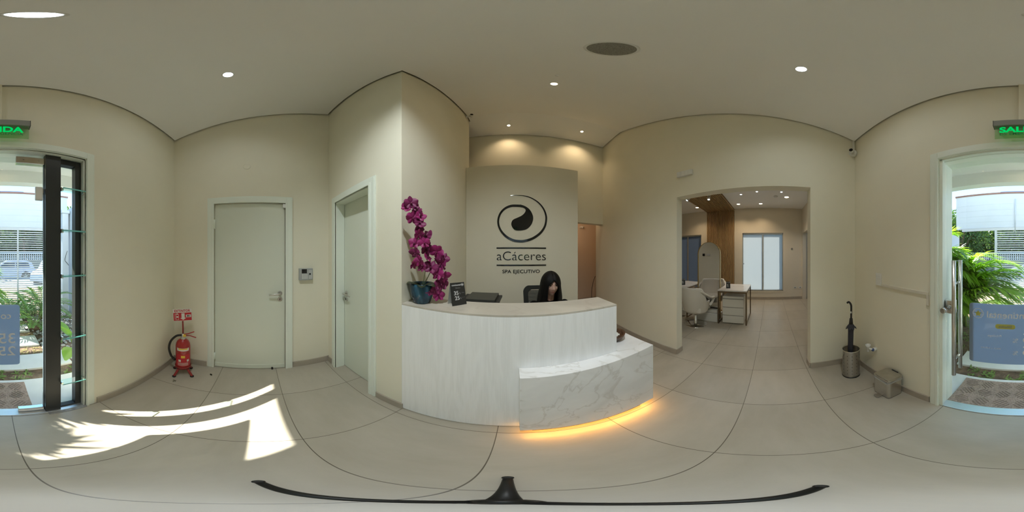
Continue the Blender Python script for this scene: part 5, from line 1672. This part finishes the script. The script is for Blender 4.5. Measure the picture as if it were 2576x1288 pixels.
def cycad(loc, label, n, L, seed, trunk_h=.16, tr=.10):
    rd = random.Random(seed); t = thing('cycad', label, 'plant', loc); P0 = Vector(loc)
    b = B(); lathe(b, [(tr*.9, 0), (tr, trunk_h*.4), (tr*.95, trunk_h*.9), (tr*.5, trunk_h*1.08), (0, trunk_h*1.1)], P0, 18); part('trunk', b, 'bark', t)
    for k in range(n):
        az = k*2.4+rd.uniform(-.2, .2); b = B()
        frond(b, P0+V(.05*cos(az), .05*sin(az), trunk_h), az, rd.uniform(.35, 1.25), L*rd.uniform(.8, 1.15), rd.uniform(.25, .5), 15, .16, .030, seed*17+k, .25, .007, .2)
        part('frond', b, ['cycad', 'grassgreen'], t)
    return t
cycad((-.68, -3.10, -.06), 'spiky garden plant with a short scaly trunk among the grey pebbles', 20, .80, 3)
cycad((-.95, -3.62, -.06), 'taller spiky garden plant close to the slatted gate', 16, .85, 4, .35, .06)
cycad((-.25, -3.75, -.06), 'spiky garden plant behind the poster, nearest the gate middle', 13, .65, 6, .15, .06)
t = thing('broadleaf_plant', 'young broad-leaved plant with big bright leaves outside the sidelight', 'plant', (-.985, -1.97, -.06))
P0 = V(-.985, -1.97, -.06)
b = B(); tube(b, [P0, P0+V(.01, 0, .18)], [.035, .025], n=10); part('stem', b, 'bark', t)
for az, el, sl, L, W, dr in ((1.6, 1.45, .38, .42, .15, .12), (.4, 1.25, .32, .38, .16, .3), (3.3, 1.2, .30, .34, .15, .4), (.9, .7, .20, .30, .20, .55), (2.4, .9, .25, .32, .15, .5), (5.0, 1.0, .25, .34, .15, .45)):
    d = V(cos(az)*cos(el), sin(az)*cos(el), sin(el)); q = P0+V(0, 0, .10)+d*sl
    b = B(); tube(b, [P0+V(0, 0, .08), P0+V(0, 0, .1)+d*sl*.6, q], [.012, .009, .007], n=8, mi=1); leaf_blade(b, q, d+V(cos(az), sin(az), 0)*.3, L, W, dr, n=9, up=V(-cos(az)*sin(el), -sin(az)*sin(el), cos(el)), fold=.25); part('leaf', b, ['broadleaf', 'grassgreen'], t)

# boundary walls, column, gate and sign band
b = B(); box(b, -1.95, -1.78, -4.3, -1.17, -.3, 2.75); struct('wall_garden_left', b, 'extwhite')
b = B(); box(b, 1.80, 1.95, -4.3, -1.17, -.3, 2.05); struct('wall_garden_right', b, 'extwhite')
t = thing('gate_column', 'square white gate column with a flat cap beside the slatted gate', 'column', (-1.65, -3.96, -.06))
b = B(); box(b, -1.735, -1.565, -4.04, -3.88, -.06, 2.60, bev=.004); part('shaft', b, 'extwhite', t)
b = B(); box(b, -1.76, -1.54, -4.065, -3.855, 2.60, 2.68, bev=.004); part('cap', b, 'extwhite', t)
b = B(); tube(b, smooth_path([(-1.70, -3.875, 1.60), (-1.66, -3.87, 1.50), (-1.63, -3.868, 1.36), (-1.68, -3.868, 1.30), (-1.74, -3.87, 1.22)], 5), .006, n=6); part('wire', b, 'black', t)
b = B(); box(b, -1.78, 1.80, -4.22, -4.08, 2.20, 3.12)
for k in range(1, 5): box(b, -1.78, 1.80, -4.085, -4.0775, 2.20+k*.16-.004, 2.20+k*.16+.004)
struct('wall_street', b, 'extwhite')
b = B(); box(b, -1.80, 1.82, -4.24, -4.06, 3.12, 3.16); struct('trim_5', b, mat('coping_brown', (.22, .12, .10), .7), 'thin brown coping on top of the white street wall', 'coping')
b = B(); box(b, -.62, .62, -4.32, -4.24, 3.16, 3.25); solid('street_pipe', b, mat('blue_pipe', (.04, .13, .42), .5), 'blue strip running along the top of the white street wall', 'strip')
t = thing('slatted_gate', 'pale grey sliding gate of thin horizontal slats facing the street', 'gate', (-.42, -4.06, 0))
GX0, GX1 = -1.56, .74
for nm, (x0, x1, z0, z1) in (('top_rail', (GX0, 1.62, 2.12, 2.19)), ('bottom_rail', (GX0, GX1, .02, .08)), ('post', (GX1-.06, GX1, .08, 2.12)), ('post', (-.465, -.43, .08, 2.12)), ('post', (GX0, GX0+.05, .08, 2.12))):
    b = B(); box(b, x0, x1, -4.09, -4.05, z0, z1, bev=.002); part(nm, b, 'gatepaint', t)
b = B()
for k in range(37):
    z = .10+k*.0545; box(b, GX0+.05, GX1-.06, -4.082, -4.062, z, z+.023)
part('slats', b, 'gatepaint', t)
b = B(); tube(b, [V(.22, -4.05, 2.05), V(.22, -4.05, 2.95)], .012, n=8); solid('street_rod', b, 'gatepaint', 'thin vertical metal rod on the white street wall above the gate', 'rod')

# street side beyond the gate
b = B(); box(b, -22, 22, -19.3, -19.0, -.6, 1.0); struct('wall_opposite', b, mat('beige_wall', (.30, .27, .22), .9, var=.1, vscale=1))
t = thing('balustrade', 'row of pale balusters on the beige wall across the street', 'railing', (0, -19.15, 1.0))
b = B(); box(b, -22, 22, -19.3, -19.0, 1.75, 1.9); part('top_rail', b, 'concrete', t)
b = B()
for i in range(120): lathe(b, [(.07, 1.0), (.10, 1.2), (.05, 1.5), (.08, 1.75)], (-15+i*.25, -19.15, 0), 6, cap=False)
part('baluster_pattern', b, 'concrete', t)
def tree(loc, h, r, label, seed, n=700, leaf=.45, trunk=.18):
    rd = random.Random(seed); t = thing('street_tree', label, 'tree', loc, 0, 'trees across the street'); P0 = Vector(loc)
    b = B(); tube(b, [P0-V(0, 0, .3), P0+V(.1, 0, h*.35), P0+V(0, .1, h*.7)], [trunk, trunk*.8, trunk*.4], n=10)
    for k in range(6):
        a = k*1.05; tube(b, [P0+V(0, 0, h*.4), P0+V(r*.3*cos(a), r*.3*sin(a), h*.6), P0+V(r*.6*cos(a), r*.6*sin(a), h*.75)], [trunk*.5, trunk*.3, trunk*.12], n=6)
    part('trunk', b, 'bark', t)
    b = B()
    blobs = [(V(rd.uniform(-.6, .6)*r, rd.uniform(-.6, .6)*r, rd.uniform(-.5, .5)*h*.45), rd.uniform(.35, .6)*r) for _ in range(14)]
    for i in range(n):
        c, br = blobs[i % 14]; u = V(rd.gauss(0, 1), rd.gauss(0, 1), rd.gauss(0, 1)).normalized()
        p = P0+V(0, 0, h*.68)+c+u*br*rd.uniform(.75, 1.05)
        q = V(rd.gauss(0, 1), rd.gauss(0, 1), rd.gauss(0, 1)).normalized(); s = u.cross(q).normalized(); w_ = (u*.5+q*.5).normalized()
        L = leaf*rd.uniform(.6, 1.2)
        vs = [b.verts.new(p), b.verts.new(p+s*L*.4+w_*L*.4), b.verts.new(p+w_*L), b.verts.new(p-s*L*.4+w_*L*.4)]
        b.faces.new(vs)
    part('crown', b, 'treeleaf', t)
tree((-3.5, -23, -.6), 9.8, 4.4, 'broad leafy tree rising above the white street wall, left of the door post', 1, 4200, .40)
tree((-9.0, -24, -.6), 9.8, 4.6, 'leafy street tree seen through the narrow sidelight', 2, 3200, .42)
tree((2.0, -22.5, -.6), 7.0, 4.2, 'dark leafy tree across the street behind the gate slats', 3, 4200, .38)
tree((6.6, -16.5, -.5), 6.4, 3.0, 'street tree with a thick trunk seen through the gate opening', 4, 7000, .21, .34)
tree((10.5, -21, -.5), 7.5, 4.2, 'leafy tree at the right edge of the gate opening', 6, 5000, .28)
b = B(); rd = random.Random(21)
for _ in range(9000):
    p = V(rd.uniform(-18, 18), -26-rd.uniform(0, 1.5), rd.uniform(.2, 6.5)); u = V(rd.gauss(0, 1), rd.gauss(0, 1)+1, rd.gauss(0, 1)).normalized(); q = V(rd.gauss(0, 1), rd.gauss(0, 1), rd.gauss(0, 1)).normalized(); sd = u.cross(q).normalized(); w_ = u.cross(sd)
    L = rd.uniform(.4, .8); b.faces.new([b.verts.new(p), b.verts.new(p+sd*L*.4+w_*L*.4), b.verts.new(p+w_*L), b.verts.new(p-sd*L*.4+w_*L*.4)])
solid('undergrowth', b, 'treeleaf', 'dense dark foliage filling the background behind the street trees', 'foliage', None, 'stuff')
b = B(); box(b, -20, 20, -28.5, -28.2, -1, 6.0); struct('wall_backdrop', b, 'bark')
t = thing('stone_planter', 'low stone planter with brown rocks across the street', 'planter', (5.2, -12.3, -.35))
b = B(); lathe(b, [(.30, 0), (.36, .45), (.40, .5), (.33, .5), (.30, .4), (0, .4)], (5.0, -12.2, -.36), 20); part('pot', b, mat('terracotta', (.24, .12, .09), .8), t)
b = B()
rd = random.Random(9)
for i in range(26): ell(b, (4.6+rd.uniform(-.8, 1.6), -13.4+rd.uniform(-.3, .3), -.3+rd.uniform(0, 1.2)), (rd.uniform(.14, .28), .2, rd.uniform(.12, .22)), 8, 6)
part('rock_wall', b, mat('brown_rock', (.22, .15, .11), .9, var=.4, vscale=4), t)

# parked cars
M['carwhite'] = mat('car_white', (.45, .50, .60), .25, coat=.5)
M['carglass'] = mat('car_glass', (.03, .06, .10), .08)
def car(loc, rz, label, paint='carwhite', suv=True):
    """length along x, front at +x"""
    t = thing('car', label, 'car', loc, rz, 'parked cars in the street')
    L = 4.3; pr = [(-2.1, .38), (-2.15, .62), (-2.08, .95), (-1.98, 1.02), (-1.72, 1.50), (-1.2, 1.62), (.1, 1.60), (.45, 1.50), (1.05, 1.04), (1.80, .93), (2.08, .78), (2.15, .50), (2.10, .36)]
    def arc(cx, r, n=8): return [(cx+r*cos(pi*i/n), .34+r*sin(pi*i/n)) for i in range(n+1)]
    low = arc(1.35, .40)+arc(-1.32, .40)
    poly = [(x, z) for x, z in pr]+[(1.76, .32)]+arc(1.35, .40)[1:-1]+[(.94, .30), (-.90, .30)]+arc(-1.32, .40)[1:-1]+[(-1.74, .34)]
    fr = frame((0, .85, 0), (1, 0, 0), (0, 0, 1))
    b = B(); prism(b, poly[::-1], 1.70, fr, bev=0); part('body', b, paint, t, True)
    for s in (-1, 1):
        b = B(); y = .853*s
        for q in ([(-1.62, 1.06), (-1.50, 1.42), (-.95, 1.52), (-.50, 1.52), (-.50, 1.06)], [(-.42, 1.06), (-.42, 1.52), (.12, 1.50), (.40, 1.42), (.88, 1.06)]):
            prism(b, q, .01, frame((0, y+.005 if s < 0 else y+.005, 0), (1, 0, 0), (0, 0, 1)))
        part('side_window', b, 'carglass', t, True)
        for x in (1.35, -1.32):
            b = B(); lathe(b, [(.20, -.09), (.33, -.10), (.34, 0), (.33, .10), (.20, .09)], (x, .76*s, .34), 24, axis=(0, 1, 0)); w_ = part('wheel', b, 'rubber', t, True)
            MW[w_.name] = Matrix(); b = B()
            for k in range(5): a = k*2*pi/5; tube(b, [V(x, .86*s, .34), V(x+.2*cos(a), .86*s, .34+.2*sin(a))], .03, n=6)
            part('rim_pattern', b, 'alu', w_, True)
    b = B(); prism(b, [(-.70, 1.05), (.70, 1.05), (.60, 1.46), (-.60, 1.46)], .01, frame((-1.99, 0, 0), (0, -1, 0), (.22, 0, 1))); part('rear_window', b, 'carglass', t, True)
    for s in (-1, 1):
        b = B(); box(b, -2.16, -2.06, .62*s-.14, .62*s+.14, .80, .96, bev=.01); part('tail_light', b, mat('tail_red', (.45, .02, .04), .3), t, True)
    return t
c = car((-.75, -13.6, -.50), 0.0, 'white parked hatchback seen through the gate slats beside the poster')
dup(c, (-3.75, -10.6, -.40), .9, 'white car with red tail lights behind the dark door post')
